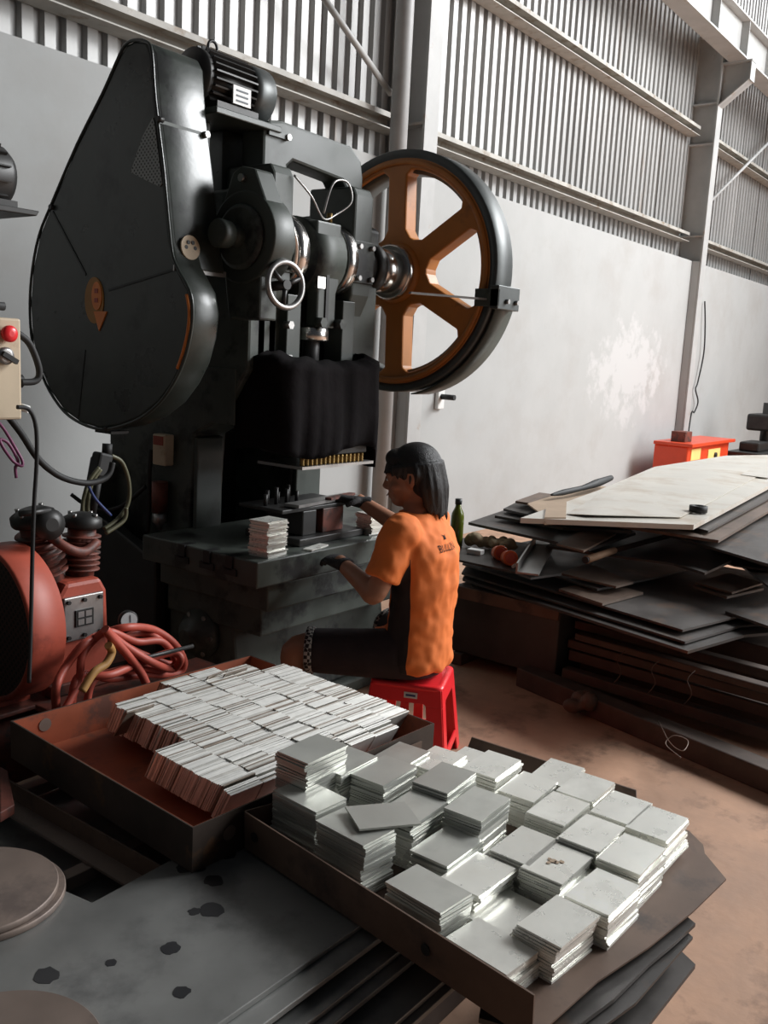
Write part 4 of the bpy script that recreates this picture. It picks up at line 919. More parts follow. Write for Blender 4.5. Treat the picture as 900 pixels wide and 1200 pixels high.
PT = .0056
ind = []; stuff = []
for k, (px, py, zt, rz) in STK.items():
    c = onz(px, py, zt); n = max(2, int(round((zt - FZ) / PT)))
    sway = R_.uniform(-.004, .004); dx = dy = dr = 0
    for j in range(n):
        z = FZ + .0003 + j * (zt - FZ - .0003) / n
        if j % 3 == 0: dx = R_.uniform(-.004, .004); dy = R_.uniform(-.004, .004); dr = R_.uniform(-2, 2)
        f_ = 1 - j / max(1, n - 1)
        off = (dx + sway * f_, dy + (.012 * f_ if k == 33 else 0), dr) if j < n - 1 else (0, 0, 0)
        e = (c.x + off[0] + R_.uniform(-.0022, .0022), c.y + off[1] + R_.uniform(-.0022, .0022), z, rz + off[2] + R_.uniform(-.5, .5), j == n - 1, k)
        depth = n - 1 - j
        score = depth if k not in hidden else depth * 4 + 3 * (depth > 0)
        ind.append((score if depth else -1, e))
ind.sort(key=lambda t: t[0])
rest = MB()
SHADED = {1, 2, 3, 4, 5, 9, 10, 11, 12, 13, 15}  # stacks that get the darker copy, their dimmer light painted in
SPECIAL = {1: 'shade-toned grey plate topping the tallest stack, beside the deep red tray', 32: 'bright plate topping the lowest stack, sunk between its neighbours', 9: 'shade-toned grey plate topping the stack beside the tallest one, against the tray upstand'}
for i, (s_, (x, y, z, rz, is_top, sk)) in enumerate(ind):
    if i < 296:
        o = bpy.data.objects.new('stacked_plate', shaded_me if sk in SHADED else plate_me); col.objects.link(o); o.location = (x, y, z); o.rotation_euler = (0, 0, math.radians(rz))
        if is_top and sk in SPECIAL: tag(o, SPECIAL[sk], 'steel plate')
        elif is_top: tag(o, ('shade-toned grey' if sk in SHADED else 'bright') + ' square steel plate topmost of its stack on the shallow tray', 'steel plate', 'topmost %s plates on the shallow tray' % ('dull' if sk in SHADED else 'bright'))
        else: tag(o, ('shade-toned grey' if sk in SHADED else 'bright') + ' steel plate below the top of a stack on the shallow tray', 'steel plate', '%s plates inside the stacks on the shallow tray' % ('dull' if sk in SHADED else 'bright'))
    else:
        rest.obox((x, y, z + .0026), (.138, .094, .0046), RZ(rz))
o = obj('stacked_plates', rest, 'plate', origin=(1.7, .9, FZ)); tag(o, 'lower plates deep in the stacks on the shallow tray', 'steel plates', None, 'stuff')
# one plate lying askew over two stacks
p = onz(446, 951, .545)
o = bpy.data.objects.new('tilted_plate', shaded_me); col.objects.link(o); o.location = (p.x - .005, p.y - .01, .5385); o.rotation_euler = (.03, .05, math.radians(-32)); tag(o, 'bare steel plate lying askew across two stacks on the shallow tray', 'steel plate')
sp = onz(650, 1008, .4905)
for k in range(5):
    rr = random.Random(40 + k); cx, cy, r = sp.x + rr.uniform(-.018, .018), sp.y + rr.uniform(-.014, .014), rr.uniform(.004, .009)
    if k == 0: sm_ = obj('smudge', MB().prism([(cx + r * (1 + rr.uniform(-.3, .3)) * math.cos(t), cy + r * (1 + rr.uniform(-.3, .3)) * math.sin(t)) for t in [q * math.pi / 5 for q in range(10)]], .4903, .4909, 'Z'), 'cardboard')
    else:
        o_ = obj('smudge', MB().prism([(cx + r * (1 + rr.uniform(-.3, .3)) * math.cos(t), cy + r * (1 + rr.uniform(-.3, .3)) * math.sin(t)) for t in [q * math.pi / 5 for q in range(10)]], .4903, .4909, 'Z'), 'cardboard')
    (sm_ if k == 0 else o_)['_s'] = 1
SM = [o_ for o_ in col.objects if o_.get('_s')]
host = min((o_ for o_ in col.objects if o_.name.startswith('stacked_plate') and o_.get('group', '').startswith('topmost')), key=lambda o_: (o_.location - Vector((sp.x, sp.y, .486))).length)
host['label'] = 'topmost steel plate of a stack with brown smudges on its face'; del host['group']
for o_ in SM:
    del o_['_s']; o_.parent = host; o_.matrix_parent_inverse = (Matrix.Translation(host.location) @ host.rotation_euler.to_matrix().to_4x4()).inverted()
# ================================================================== LEFT: COMPRESSOR, HOSES, CONTROL BOX
cp = thing('air_compressor', 'red piston air compressor with a meshed belt guard and two finned heads', 'compressor', (1.75, 2.6, 0))
gy_, gz_, gr_ = 2.565, .635, .238
obj('belt_guard', MB().lathe((1.445, gy_, gz_), (1, 0, 0), [(gr_ - .012, .004), (gr_, 0), (gr_ + .004, .01), (gr_ + .002, .118), (gr_ - .02, .125), (gr_ - .02, .012)], 56, closed=True), 'red_dull', cp)
MT['guard_mesh'] = perforate(M('guard_mesh', (.055, .03, .026), .6, metal=.3, var=.1), 60)
obj('guard_grille', MB().cyl((1.452, gy_, gz_), (1.456, gy_, gz_), gr_ - .01, 56), 'guard_mesh', cp)
obj('guard_foot', MB().box(1.45, 1.56, gy_ - .05, gy_ + .05, .38, gz_ - gr_ + .02), 'red_dull', cp)
obj('tank', MB().lathe((1.36, 2.62, .235), (1, 0, 0), [(.05, -.05), (.12, -.035), (.155, 0), (.155, .72), (.12, .755), (.05, .77)], 36), 'red_dark', cp)
for x in (1.45, 1.95): obj('tank_leg', MB().box(x, x + .05, 2.50, 2.74, 0, .10), 'iron', cp)
obj('deck_plate', MB().box(1.40, 2.08, 2.46, 2.80, .365, .38), 'red_dark', cp, .004)
cc = obj('crankcase', MB().prism([(1.63, .38), (1.63, .70), (1.66, .745), (1.79, .745), (1.815, .70), (1.83, .38)], 2.47, 2.72, 'Y'), 'red_dull', cp, .015)
np_ = obj('cover_plate', MB().box(1.645, 1.792, 2.458, 2.47, .555, .70), 'steel', cc, .004)
for x in (1.66, 1.718, 1.777):
    for z in (.57, .685): obj('bolt', MB().cyl((x, 2.458, z), (x, 2.450, z), .007, 6), 'iron', cc)
obj('makers_plate', MB().box(1.685, 1.75, 2.453, 2.458, .60, .655), 'iron', cc)
for r_ in range(2):
    for c_ in range(2): obj('raised_mark', MB().box(1.692 + .028 * c_, 1.714 + .028 * c_, 2.451, 2.453, .606 + .025 * r_, .624 + .025 * r_), 'steel', cc)
obj('drain_foot', MB().box(1.60, 1.86, 2.46, 2.52, .38, .42), 'red_dark', cp, .005)
def head_cyl(base, top, r, nm):
    base = Vector(base); top = Vector(top); ax = (top - base).normalized(); L = (top - base).length
    h = obj(nm, MB().cyl(base, top, r * .72, 20), 'red_dark', cp)
    for k in range(7):
        a = base + ax * (L * (.18 + k * .105)); obj('fin', MB().lathe(a, ax, [(r * .7, 0), (r, .002), (r, .006), (r * .7, .008)], 24), 'red_dark', h)
    obj('head_cap', MB().lathe(top, ax, [(r * .95, 0), (r * 1.02, .006), (r * 1.0, .03), (r * .6, .045), (r * .3, .05)], 24), 'iron', h)
    for k in range(4):
        a_ = k * math.pi / 2 + .4; q = ax.to_track_quat('Z', 'Y')
        pz = top + q @ Vector((math.cos(a_) * r * .75, math.sin(a_) * r * .75, .034)); obj('head_bolt', MB().cyl(pz, pz + ax * .014, .007, 6), 'steel', h)
    return h
head_cyl((1.66, 2.56, .73), (1.61, 2.56, .93), .068, 'cylinder')
head_cyl((1.765, 2.55, .73), (1.775, 2.55, .90), .062, 'cylinder')
obj('air_intake', MB().lathe((1.60, 2.49, .94), (-.15, -1, .1), [(.04, 0), (.048, .01), (.048, .04), (.02, .055)], 20), 'iron', cp)
obj('intake_handle', MB().cyl((1.50, 2.46, .985), (1.60, 2.46, .985), .009, 8), 'iron', cp)
obj('manifold_pipe', MB().tube([(1.62, 2.50, .90), (1.66, 2.46, .86), (1.72, 2.46, .84), (1.78, 2.48, .86)], .016, 8), 'red_dark', cp)
ga = obj('pressure_gauge', MB().lathe((1.855, 2.42, .60), (-.35, -1, .12), [(.030, 0), (.032, .004), (.032, .018), (.029, .022)], 28), 'iron', cp)
gd_ = Vector((-.35, -1, .12)).normalized(); gq = gd_.to_track_quat('Z', 'Y')
obj('dial', MB().cyl(Vector((1.855, 2.42, .60)) + gd_ * .022, Vector((1.855, 2.42, .60)) + gd_ * .0235, .027, 24), 'gauge', ga)
obj('needle', MB().obox(Vector((1.855, 2.42, .60)) + gd_ * .0245 + gq @ Vector((.004, .006, 0)), (.003, .024, .001), gq.to_matrix()), 'ink', ga)
obj('stem', MB().cyl((1.86, 2.435, .58), (1.85, 2.50, .50), .010, 8), 'brass', cp)
# hoses
def hose(pts, Yv, r, mat, lab, name='air_hose', cat='hose', group=None, jit=.02):
    rr = random.Random(len(pts)); P = []
    for i, p in enumerate(pts):
        y = Yv + (p[2] if len(p) > 2 else rr.uniform(-jit, jit)); P.append(ony(p[0], p[1], y))
    return tag(obj(name, MB().tube(P, r, 10, 7), mat, origin=P[0]), lab, cat, group)
hose([(66, 832), (66, 805), (78, 780), (98, 755), (122, 742), (150, 735), (180, 738), (205, 755), (216, 778), (205, 790), (170, 790), (130, 795), (100, 790), (88, 800), (84, 830)], 2.27, .0125, 'hose_red', 'salmon red air hose forming the outermost loop of the heap')
hose([(74, 835), (92, 800), (96, 770), (110, 750), (128, 740), (160, 752), (190, 752), (206, 775), (190, 785), (160, 782), (130, 788), (108, 800), (100, 835)], 2.25, .0115, 'hose_red', 'salmon red air hose coiled inside the outermost loop')
hose([(123, 737), (132, 748), (150, 768), (165, 788), (176, 812)], 2.20, .0135, 'hose_red', 'short thick red hose hanging straight down over the tray edge')
hose([(125, 740), (148, 758), (178, 776), (202, 784), (212, 772), (200, 765), (165, 776), (132, 790), (110, 792)], 2.22, .0125, 'hose_red', 'salmon red hose crossing the heap in front of the gauge')
hose([(140, 750), (162, 742), (185, 748), (200, 764), (203, 778), (180, 772), (150, 758), (140, 750)], 2.29, .011, 'hose_red', 'small red hose loop behind the gauge')
hose([(96, 810), (110, 788), (124, 778), (131, 764), (127, 756)], 2.19, .0125, 'hose_yellow', 'short ochre hose end among the red hoses')
a, b_ = ony(112, 785, 2.24), ony(226, 757, 2.20)
tag(obj('steel_rod', MB().cyl(a, b_, .007, 8), 'iron', origin=a), 'thin dark rod lying through the red hoses', 'rod')
# junk box the hoses lie on
jb = thing('junk_box', 'dark red steel box under the hose heap', 'box', (1.85, 2.28, 0))
obj('body', MB().box(1.52, 2.14, 2.16, 2.40, .0, .40), 'red_dark', jb, .01); obj('rim', MB().box(1.51, 2.15, 2.15, 2.41, .385, .405), 'red_dark', jb, .004)
# cables beside the press
hose([(98, 610), (97, 590), (104, 565), (116, 548)], 2.62, .007, 'cable_green', 'olive cable rising leftmost from the compressor head', 'electric_cable', 'cable', None, .0)
hose([(104, 612), (103, 588), (108, 566), (118, 550)], 2.62, .007, 'cable_green', 'olive cable rising just beside the leftmost one', 'electric_cable', 'cable', None, .0)
hose([(122, 620), (138, 608), (150, 590), (151, 565), (143, 542), (130, 534)], 2.66, .0075, 'cable_green', 'olive cable looping right past the black valve', 'electric_cable', 'cable', None, .0)
hose([(124, 625), (145, 610), (148, 595)], 2.64, .0075, 'cable_green', 'short olive cable end bending up by the press frame', 'electric_cable', 'cable', None, .0)
hose([(104, 570), (112, 585), (130, 604)], 2.60, .005, 'blue', 'thin blue grey cable crossing the olive cables', 'electric_cable', 'cable', None, .0)
hose([(8, 486), (25, 508), (45, 538), (70, 558), (98, 566), (118, 563), (128, 555), (132, 542)], 2.45, .010, 'rubber', 'thick black cable sagging from the control box to the valve', 'electric_cable', 'cable', None, .0)
hose([(20, 477), (34, 480), (42, 500), (43, 540), (40, 590), (38, 650), (36, 740), (34, 800)], 2.14, .0055, 'rubber', 'thin black lead hanging from the control box past the belt guard', 'electric_cable', 'cable', None, .0)
hose([(20, 390), (34, 402), (44, 425), (46, 440), (40, 447), (24, 448)], 2.22, .009, 'rubber', 'short black cable loop beside the red button', 'electric_cable', 'cable', None, .0)
va = thing('air_valve', 'black valve on a rod between the compressor and the press', 'valve', ony(117, 545, 2.66))
v0 = ony(118, 545, 2.66)
obj('valve_body', MB().obox(v0, (.055, .05, .085), Matrix.Rotation(.25, 3, 'Y')), 'rubber', va, .008)
obj('valve_knob', MB().cyl(ony(125, 534, 2.66), ony(126, 520, 2.66), .017, 14), 'rubber', va)
obj('valve_rod', MB().cyl(ony(117, 550, 2.66), ony(107, 608, 2.66), .014, 10), 'rubber', va)
# control box on its post
cbx = thing('control_box', 'cream control box with a red mushroom button on a post', 'control box', (1.25, 2.28, 0))
bx = obj('enclosure', MB().box(1.19, 1.352, 2.20, 2.30, 1.288, 1.545), 'cream', cbx, .006)
bt = ony(7, 391, 2.2)
obj('red_button', MB().lathe(bt, (0, -1, 0), [(.014, 0), (.014, .010), (.021, .012), (.021, .020), (.016, .025), (.007, .027)], 24), 'red_plastic', bx)
sw_ = ony(5, 417, 2.2)
obj('selector_ring', MB().lathe(sw_, (0, -1, 0), [(.022, 0), (.022, .010), (.014, .012)], 20), 'steel', bx)
obj('selector_lever', MB().obox(sw_ + Vector((.006, -.016, -.004)), (.045, .012, .012), Matrix.Rotation(.5, 3, 'Y')), 'rubber', bx)
obj('gland', MB().cyl(ony(22, 476, 2.22), ony(34, 480, 2.20), .010, 10), 'white_plastic', bx)
obj('gland', MB().cyl((1.35, 2.24, 1.385), (1.375, 2.24, 1.385), .018, 10), 'rubber', bx)
obj('top_knob', MB().cyl((1.27, 2.25, 1.545), (1.27, 2.25, 1.572), .010, 10), 'rubber', bx)
obj('top_lever', MB().cyl((1.20, 2.25, 1.578), (1.335, 2.25, 1.574), .011, 10), 'rubber', bx)
obj('post', MB().cyl((1.20, 2.29, .02), (1.20, 2.29, 1.40), .022, 14), 'iron', cbx)
obj('post_foot', MB().cyl((1.20, 2.29, .0), (1.20, 2.29, .02), .07, 20), 'iron', cbx)
for i in range(1):
    pts = [(-4, 492), (6, 505), (18, 525), (26, 540), (25, 546), (15, 540), (4, 525), (0, 515), (10, 520), (21, 540), (18, 548), (19, 560)]
    hose(pts, 2.2, .004, 'purple', 'loop of thin purple wire hanging under the control box', 'wire_loop', 'wire', None, .01)
# neighbouring machine at the edge of the picture
nm = thing('neighbour_machine', 'dark machine with a motor on a bracket at the edge beside the gear cover', 'machine', (1.05, 2.95, 0))
obj('column', MB().box(.80, 1.22, 2.62, 3.30, 0, 2.1), 'green_dirty', nm, .02)
obj('bracket', MB().prism([(1.20, 1.83), (1.54, 1.835), (1.55, 1.85), (1.20, 1.85)], 2.42, 2.70, 'Y'), 'iron', nm, .003)
mt_ = obj('motor', MB().lathe((1.28, 2.52, 1.935), (1, 0, 0), [(.06, 0), (.085, .01), (.085, .20), (.07, .22)], 28), 'iron', nm)
obj('motor_foot', MB().box(1.30, 1.50, 2.45, 2.60, 1.85, 1.87), 'iron', nm)
for k in range(14):
    a = 2 * math.pi * k / 14; q = Matrix.Rotation(a, 3, 'X'); obj('cooling_fin', MB().obox(Vector((1.385, 2.52, 1.935)) + q @ Vector((0, 0, .088)), (.17, .004, .012), q), 'iron', mt_)

# ================================================================== STOOL
SC = Vector((2.76, 1.885, 0)); SH = .33; SR = RZ(24)
sto = thing('plastic_stool', 'red plastic stool under the worker', 'stool', SC)
def SP(x, y, z): return SC + SR @ Vector((x, y, 0)) + Vector((0, 0, z))
def half(z): return .132 + (SH - z) / SH * .040
def rsq(h, r, n=5):
    out = []
    for cx, cy, a0 in ((h - r, h - r, 0), (-h + r, h - r, 90), (-h + r, -h + r, 180), (h - r, -h + r, 270)):
        for k in range(n + 1):
            a = math.radians(a0 + 90 * k / n); out.append((cx + r * math.cos(a), cy + r * math.sin(a)))
    return out
def ringmesh(levels):   # levels: (half, z)
    mb = MB(); n = None; o0 = 0
    for h, z in levels:
        pts = rsq(h, .03); n = len(pts)
        for p in pts: mb.v.append(SP(p[0], p[1], z))
    for k in range(len(levels) - 1):
        for i in range(n):
            j = (i + 1) % n; mb.f.append((k * n + i, k * n + j, (k + 1) * n + j, (k + 1) * n + i)); mb.sm.append(True)
    mb.f.append(tuple(range(n))[::-1]); mb.sm.append(False); mb.f.append(tuple((len(levels) - 1) * n + i for i in range(n))); mb.sm.append(False)
    return mb
obj('seat', ringmesh([(half(.312), .312), (half(.318) + .004, .318), (half(.326) + .002, .327), (.118, .33), (.112, .326)]), 'red_plastic', sto)
def sidepiece(pts, name, k):     # pts: (u, z) on side k, panel 6 mm thick following the taper
    q = RZ(90 * k); mb = MB(); n = len(pts); P = []
    for inset in (0, .007):
        for u, z in pts:
            h = half(z) - inset; v = q @ Vector((u * half(z) if abs(u) <= 1 else u, -h, 0)); P.append(SP(v.x, v.y, z))
    mb.add(P, [tuple(range(n)), tuple(range(2 * n - 1, n - 1, -1))] + [(i, n + i, n + (i + 1) % n, (i + 1) % n) for i in range(n)])
    return obj(name, mb, 'red_plastic', sto, .002)
for k in range(4):
    ap_ = sidepiece([(-.97, .255), (-.55, .255), (-.50, .262), (.50, .262), (.55, .255), (.97, .255), (.97, .318), (-.97, .318)], 'apron', k)
    sidepiece([(-.98, 0), (-.66, 0), (-.60, .08), (-.55, .255), (-.97, .255)], 'leg', k)
    sidepiece([(.98, 0), (.97, .255), (.55, .255), (.60, .08), (.66, 0)], 'leg', k)
    sidepiece([(-.62, .055), (.62, .055), (.61, .085), (-.61, .085)], 'rail', k)
    if k != 0: sidepiece([(-.12, .085), (.12, .085), (.11, .262), (-.11, .262)], 'slat', k)
q = RZ(90 * 3)
stk = []
lb = SR @ (RZ(-90) @ Vector((0, -(half(.29) + .0015), 0)))
nrm = lb.normalized(); tn = Vector((-nrm.y, nrm.x, 0))
o = obj('sticker', MB().obox(SC + lb + Vector((0, 0, .29)) + tn * .02, (.05, .022, .002), Matrix((tn, Vector((0, 0, 1)), nrm)).transposed()), 'gauge', sto)
obj('sticker_mark', MB().obox(SC + lb * 1.008 + Vector((0, 0, .29)) + tn * .02, (.036, .008, .0016), Matrix((tn, Vector((0, 0, 1)), nrm)).transposed()), 'blue', sto)
# ================================================================== PERSON
PO = Vector((2.765, 1.90, 0)); PHI = math.radians(12)
PQ = Matrix.Rotation(PHI, 3, 'Z'); PQI = PQ.transposed()
def WL(p): return PQI @ (Vector(p) - PO)
I3 = Matrix.Identity(3)
def dirq(d): return Vector(d).to_track_quat('Z', 'Y').to_matrix()
def limb(mb, pts, rs, seg=16): mb.tube(pts, 0, seg, 5, rs=rs)
LS, RS_ = Vector((-.170, .005, .885)), Vector((.170, .015, .885))
LE, LWr = WL((2.52, 1.905, .672)), WL((2.615, 2.135, .725))
RE, RWr = WL((3.03, 2.15, .80)), WL((2.985, 2.345, .895))
LH, RH = Vector((-.085, .02, .415)), Vector((.085, .02, .415))
LK, RK = WL((2.475, 2.215, .405)), WL((3.02, 2.19, .385))
LA, RA = WL((2.50, 2.24, .075)), WL((3.02, 2.24, .075))
HC = WL((2.772, 1.955, 1.065)); HQ = Matrix.Rotation(math.radians(16), 3, 'Z') @ Matrix.Rotation(math.radians(-9), 3, 'X')
def HP(x, y, z): return HC + HQ @ Vector((x, y, z))
body = MB()
# head: skull, face, jaw, nose, lips, ears
body.ball(HP(0, -.012, .02), (.073, .092, .092), 24, 16, HQ)
body.ball(HP(0, .028, -.025), (.060, .062, .078), 20, 14, HQ)
body.ball(HP(0, .045, -.078), (.040, .040, .030), 16, 10, HQ)      # chin
body.tube([HP(0, .088, .012), HP(0, .094, -.010), HP(0, .100, -.024), HP(0, .090, -.032)], 0, 10, 4, rs=[.009, .010, .0125, .010])
body.ball(HP(.013, .092, -.030), .009, 10, 8); body.ball(HP(-.013, .092, -.030), .009, 10, 8)
body.ball(HP(0, .086, -.055), (.022, .010, .006), 12, 8, HQ); body.ball(HP(0, .084, -.064), (.019, .010, .006), 12, 8, HQ)
for s_ in (-1, 1):
    body.ball(HP(s_ * .031, .074, .002), (.016, .014, .011), 12, 8, HQ)       # lids
    body.tube([HP(s_ * .014, .087, .018), HP(s_ * .034, .083, .022), HP(s_ * .050, .068, .016)], .007, 8, 4)   # brow
    body.ball(HP(s_ * .046, .055, -.028), (.020, .022, .022), 12, 8, HQ)      # cheek
    body.tube([HP(s_ * .073, -.005, -.032), HP(s_ * .081, -.016, -.012), HP(s_ * .084, -.020, .010), HP(s_ * .078, -.006, .020), HP(s_ * .072, .002, .006)], .0075, 8, 4)
    body.ball(HP(s_ * .074, -.004, -.006), (.006, .014, .024), 10, 8, HQ)
# neck, trunk
body.tube([HP(0, -.02, -.05), HC + Vector((0, -.03, -.105)), Vector((0, .01, .92)), Vector((0, .0, .86))], 0, 18, 5, rs=[.050, .050, .056, .075])
body.loft([((0, 0, .345), .12, .09, I3), ((0, -.01, .42), .145, .105, I3), ((0, -.02, .55), .135, .098, I3), ((0, -.03, .70), .15, .10, I3), ((0, -.02, .82), .165, .10, I3), ((0, 0, .885), .15, .075, I3), ((0, .01, .925), .08, .06, I3)], 24)
for S, E_, Wr in ((LS, LE, LWr), (RS_, RE, RWr)):
    md = S.lerp(E_, .5); fm = E_.lerp(Wr, .3)
    limb(body, [S, md, E_, fm, Wr, Wr + (Wr - E_).normalized() * .03], [.048, .045, .037, .038, .027, .026])
for Hp, Kn, An in ((LH, LK, LA), (RH, RK, RA)):
    limb(body, [Hp, Hp.lerp(Kn, .5), Kn, Kn.lerp(An, .3), Kn.lerp(An, .7), An], [.085, .070, .055, .054, .040, .034])
    ft_ = Vector((0, 1, 0)); body.loft([(An + Vector((0, -.045, -.045)), .030, .025, dirq((0, 1, 0))), (An + Vector((0, .02, -.035)), .036, .036, dirq((0, 1, 0))), (An + Vector((0, .09, -.05)), .042, .022, dirq((0, 1, 0))), (An + Vector((0, .16, -.058)), .038, .014, dirq((0, 1, 0)))], 14)
per = obj('person', body, 'skin'); per.location = PO; per.rotation_euler = (0, 0, PHI)
tag(per, 'seated worker in an orange shirt reaching into the press', 'person')
def remesh(o, vs, sm=6):
    r = o.modifiers.new('join', 'REMESH'); r.mode = 'VOXEL'; r.voxel_size = vs; r.use_smooth_shade = True
    s_ = o.modifiers.new('soften', 'SMOOTH'); s_.factor = .5; s_.iterations = sm
remesh(per, .0055, 3)
def pchild(name, mb, mat, vs=None, sm=5):
    o = bpy.data.objects.new(name, mb.mesh(name)); col.objects.link(o); o.parent = per; o.data.materials.append(MT[mat] if isinstance(mat, str) else mat)
    if vs: remesh(o, vs, sm)
    return o
# eyes
for s_ in (-1, 1):
    e = pchild('eye', MB().ball(HP(s_ * .031, .082, .001), (.010, .008, .006), 12, 8, HQ), 'white_plastic')
    i_ = obj('iris', MB(), 'rubber'); bpy.data.objects.remove(i_)
    pchild('pupil', MB().ball(HP(s_ * .031, .0885, .001), (.0045, .003, .0045), 10, 6, HQ), 'rubber')
pchild('mouth', MB().ball(HP(0, .096, -.0595), (.018, .003, .0022), 12, 6, HQ), 'red_dark')
# hair: full cap with long back tufts
hr = MB()
hr.ball(HP(0, -.022, .038), (.084, .098, .090), 24, 16, HQ)
hr.ball(HP(0, -.050, -.010), (.080, .066, .085), 20, 14, HQ)
hr.ball(HP(0, .045, .075), (.062, .045, .036), 16, 10, HQ)
rr = random.Random(21)
def tuft(base, tip, r):
    m_ = (Vector(base) + Vector(tip)) / 2 + Vector((rr.uniform(-.008, .008), rr.uniform(-.012, .004), 0)); hr.tube([base, m_, tip], 0, 8, 4, rs=[r, r * .85, r * .2])
for k in range(26):
    a = math.radians(190 + 160 * k / 25)
    x, y = .074 * math.cos(a), -.030 + .082 * math.sin(a)
    tuft(HP(x * .98, y * .98, .05), HP(x * .98, y * .98 - .006, -.110 - .035 * math.sin(math.pi * k / 25) - rr.uniform(0, .03)), .017)
for s_ in (-1, 1):
    for k in range(5): tuft(HP(s_ * .076, -.028 + .018 * k, .05), HP(s_ * .080, -.022 + .020 * k, -.015 + .012 * k - rr.uniform(0, .02)), .014)
for k in range(9):
    a = math.radians(30 + 120 * k / 8); tuft(HP(.06 * math.cos(a), .058 * math.sin(a), .08), HP(.074 * math.cos(a), .02 + .080 * math.sin(a), .030 - rr.uniform(0, .012)), .016)
pchild('hair', hr, 'hair', .0045, 3)
# shirt
def shirt_material():
    mt = M('orange_shirt_black_side', (.82, .20, .038), .8, var=.08, scale=6, bump=.35, bscale=9)
    nt = mt.node_tree; N = nt.nodes; L = nt.links; b = N['Principled BSDF']; prev = b.inputs['Base Color'].links[0].from_socket
    tc = N.new('ShaderNodeTexCoord'); sp = N.new('ShaderNodeSeparateXYZ'); L.new(tc.outputs['Object'], sp.inputs[0])
    def mth(op, a, bb=None):
        n = N.new('ShaderNodeMath'); n.operation = op
        for i, v in enumerate((a, bb)):
            if v is None: continue
            if isinstance(v, (int, float)): n.inputs[i].default_value = v
            else: L.new(v, n.inputs[i])
        return n.outputs[0]
    ax = mth('ABSOLUTE', sp.outputs[0])
    c1 = mth('GREATER_THAN', sp.outputs[1], -.048); c2 = mth('LESS_THAN', sp.outputs[1], .055)
    c3 = mth('GREATER_THAN', ax, .07); c4 = mth('LESS_THAN', sp.outputs[2], .80); c5 = mth('LESS_THAN', ax, .182)
    f_ = mth('MULTIPLY', mth('MULTIPLY', mth('MULTIPLY', c1, c2), mth('MULTIPLY', c3, c4)), c5)
    mx = N.new('ShaderNodeMix'); mx.data_type = 'RGBA'; L.new(f_, mx.inputs[0]); L.new(prev, mx.inputs[6]); mx.inputs[7].default_value = (.018, .012, .012, 1)
    L.new(mx.outputs[2], b.inputs['Base Color']); return mt
MT['shirt'] = shirt_material()
sh = MB()
sh.loft([((0, -.018, .365), .158, .122, I3), ((0, -.018, .40), .168, .130, I3), ((0, -.022, .47), .160, .122, I3), ((0, -.028, .57), .154, .114, I3), ((0, -.036, .69), .166, .118, I3), ((0, -.030, .80), .180, .118, I3), ((0, -.012, .870), .178, .098, I3), ((0, .004, .912), .135, .078, I3), ((0, .012, .945), .072, .066, I3)], 36)
for S, E_ in ((LS, LE), (RS_, RE)):
    d = (E_ - S).normalized(); L_ = (E_ - S).length
    sh.tube([S.lerp(Vector((0, 0, .87)), .25), S, S + d * L_ * .35, S + d * L_ * .74], 0, 18, 5, rs=[.070, .068, .064, .066])
# hanging hem folds at the front
sh.loft([((-.07, .085, .50), .05, .035, I3), ((-.075, .10, .44), .055, .04, I3), ((-.075, .105, .405), .05, .035, I3)], 14)
shirt = pchild('shirt', sh, 'shirt', .008, 6)
tx = bpy.data.textures.new('cloth_folds', 'CLOUDS'); tx.noise_scale = .065; tx.noise_depth = 1
dpm = shirt.modifiers.new('folds', 'DISPLACE'); dpm.texture = tx; dpm.strength = .020; dpm.mid_level = .5; dpm.texture_coords = 'LOCAL'
# shirt print, wrapped onto the back
def text_mesh(body_, size, name):
    cu = bpy.data.curves.new(name, 'FONT'); cu.body = body_; cu.size = size; cu.align_x = 'CENTER'; cu.extrude = .0004
    t = bpy.data.objects.new(name, cu); col.objects.link(t)
    dg = bpy.context.evaluated_depsgraph_get(); me = bpy.data.meshes.new_from_object(t.evaluated_get(dg)); bpy.data.objects.remove(t); bpy.data.curves.remove(cu); return me
def wrap(me, name, x, z):
    o = bpy.data.objects.new(name, me); col.objects.link(o); o.parent = per
    me.materials.clear(); me.materials.append(MT['logo'])
    bm = bmesh.new(); bm.from_mesh(me); bmesh.ops.transform(bm, matrix=Matrix.Translation((x, -.22, z)) @ Matrix.Rotation(math.pi / 2, 4, 'X'), verts=bm.verts); bmesh.ops.triangulate(bm, faces=bm.faces); bm.to_mesh(me); bm.free()
    s_ = o.modifiers.new('wrap', 'SHRINKWRAP'); s_.target = shirt; s_.wrap_method = 'PROJECT'; s_.use_project_y = True; s_.use_positive_direction = True; s_.use_negative_direction = False; s_.wrap_mode = 'OUTSIDE_SURFACE'; s_.offset = .003
    return o
wrap(text_mesh('BULLIN', .036, 'shirt_print'), 'shirt_print', -.035, .82)
em = MB(); em.prism([(-.010, -.006), (.010, -.006), (.006, .004), (.012, .012), (0, .006), (-.012, .012), (-.006, .004)], 0, .0004, 'Z'); wrap(em.mesh('shirt_emblem'), 'shirt_emblem', -.035, .866)
# shorts
so_ = MB()
so_.loft([((0, -.005, .342), .150, .115, I3), ((0, -.008, .38), .162, .125, I3), ((0, -.015, .44), .155, .118, I3), ((0, -.02, .50), .145, .108, I3)], 28)
for Hp, Kn in ((LH, LK), (RH, RK)):
    so_.tube([Hp + Vector((0, 0, 0)), Hp.lerp(Kn, .4), Hp.lerp(Kn, .86)], 0, 20, 5, rs=[.098, .090, .083])
pchild('shorts', so_, 'shorts', .009, 6)
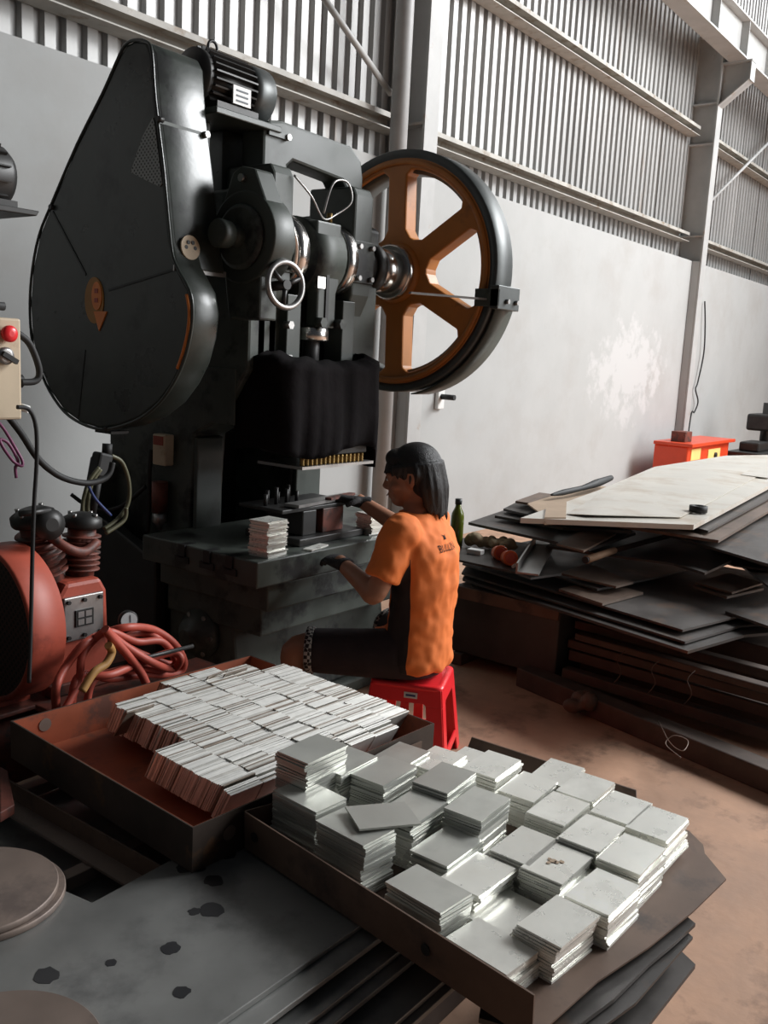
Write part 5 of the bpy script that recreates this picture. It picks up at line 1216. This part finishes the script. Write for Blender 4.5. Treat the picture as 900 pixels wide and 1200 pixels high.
# checked hem band
def checker_mat():
    mt = M('checked_trim', (.6, .58, .54), .8, var=.03); nt = mt.node_tree; N = nt.nodes; L = nt.links; b = N['Principled BSDF']
    tc = N.new('ShaderNodeTexCoord'); ck = N.new('ShaderNodeTexChecker'); ck.inputs['Scale'].default_value = 75; ck.inputs[1].default_value = (.42, .40, .37, 1); ck.inputs[2].default_value = (.02, .015, .015, 1)
    L.new(tc.outputs['Object'], ck.inputs[0]); L.new(ck.outputs[0], b.inputs['Base Color']); return mt
MT['checker'] = checker_mat()
for Hp, Kn in ((LH, LK), (RH, RK)):
    ax = (Kn - Hp).normalized(); p = Hp.lerp(Kn, .84)
    pchild('hem_band', MB().lathe(p, ax, [(.086, 0), (.089, .004), (.088, .026), (.083, .028), (.080, .002)], 36), 'checker')
# gloves with five fingers
def hand(Wr, fwd, palmn, curl, name, spread=.16):
    """fwd: finger direction, palmn: palm normal (fingers curl towards it), thumb on side = fwd x palmn * sgn"""
    mb = MB(); f_ = Vector(fwd).normalized(); n = Vector(palmn); n = (n - f_ * n.dot(f_)).normalized(); s_ = f_.cross(n)
    sg = 1 if name == 'R' else -1
    s_ = s_ * sg
    q = Matrix((s_, n, f_)).transposed()
    mb.loft([(Wr - f_ * .035, .032, .028, q), (Wr, .031, .026, q), (Wr + f_ * .025, .038, .024, q), (Wr + f_ * .060, .044, .020, q), (Wr + f_ * .085, .042, .018, q), (Wr + f_ * .095, .038, .014, q)], 18)
    for i, (o_, ln) in enumerate(((.030, .066), (.010, .076), (-.011, .070), (-.031, .055))):
        b0 = Wr + f_ * .080 + s_ * o_; d = (f_ + s_ * (o_ * spread * 20 * .2)).normalized(); P = [b0]; ang = curl * (.8 + .12 * i); tot = 0
        for fr in (.42, .32, .26):
            tot += ang; dd = (d * math.cos(tot) + n * math.sin(tot)); P.append(P[-1] + dd * ln * fr)
        mb.tube([Wr + f_ * .055 + s_ * o_ * .9] + P, 0, 10, 4, rs=[.0095, .0105, .0100, .0095, .0080])
    tb = Wr + f_ * .022 + s_ * .034
    d1 = (f_ * .55 + s_ * .65 + n * .45).normalized(); d2 = (f_ * .85 + s_ * .1 + n * .6).normalized()
    mb.tube([Wr + f_ * .015 + s_ * .015, tb, tb + d1 * .034, tb + d1 * .034 + d2 * .030], 0, 10, 4, rs=[.014, .0135, .0115, .0085])
    return mb
pchild('glove', hand(LWr, WL((2.70, 2.33, .742)) - WL((2.615, 2.135, .735)), (.15, 0, -1), .30, 'L'), 'glove', .004, 2)
pchild('glove', hand(RWr, WL((2.90, 2.46, .905)) - WL((2.985, 2.345, .890)), (-.25, -.15, -1), .42, 'R'), 'glove', .004, 2)
# sandals
for An in (LA, RA):
    sd = MB(); sd.loft([(An + Vector((0, -.055, -.070)), .032, .006, dirq((0, 1, 0))), (An + Vector((0, .02, -.070)), .036, .006, dirq((0, 1, 0))), (An + Vector((0, .10, -.070)), .045, .006, dirq((0, 1, 0))), (An + Vector((0, .18, -.070)), .036, .006, dirq((0, 1, 0)))], 16)
    pchild('sandal', sd, 'rubber')
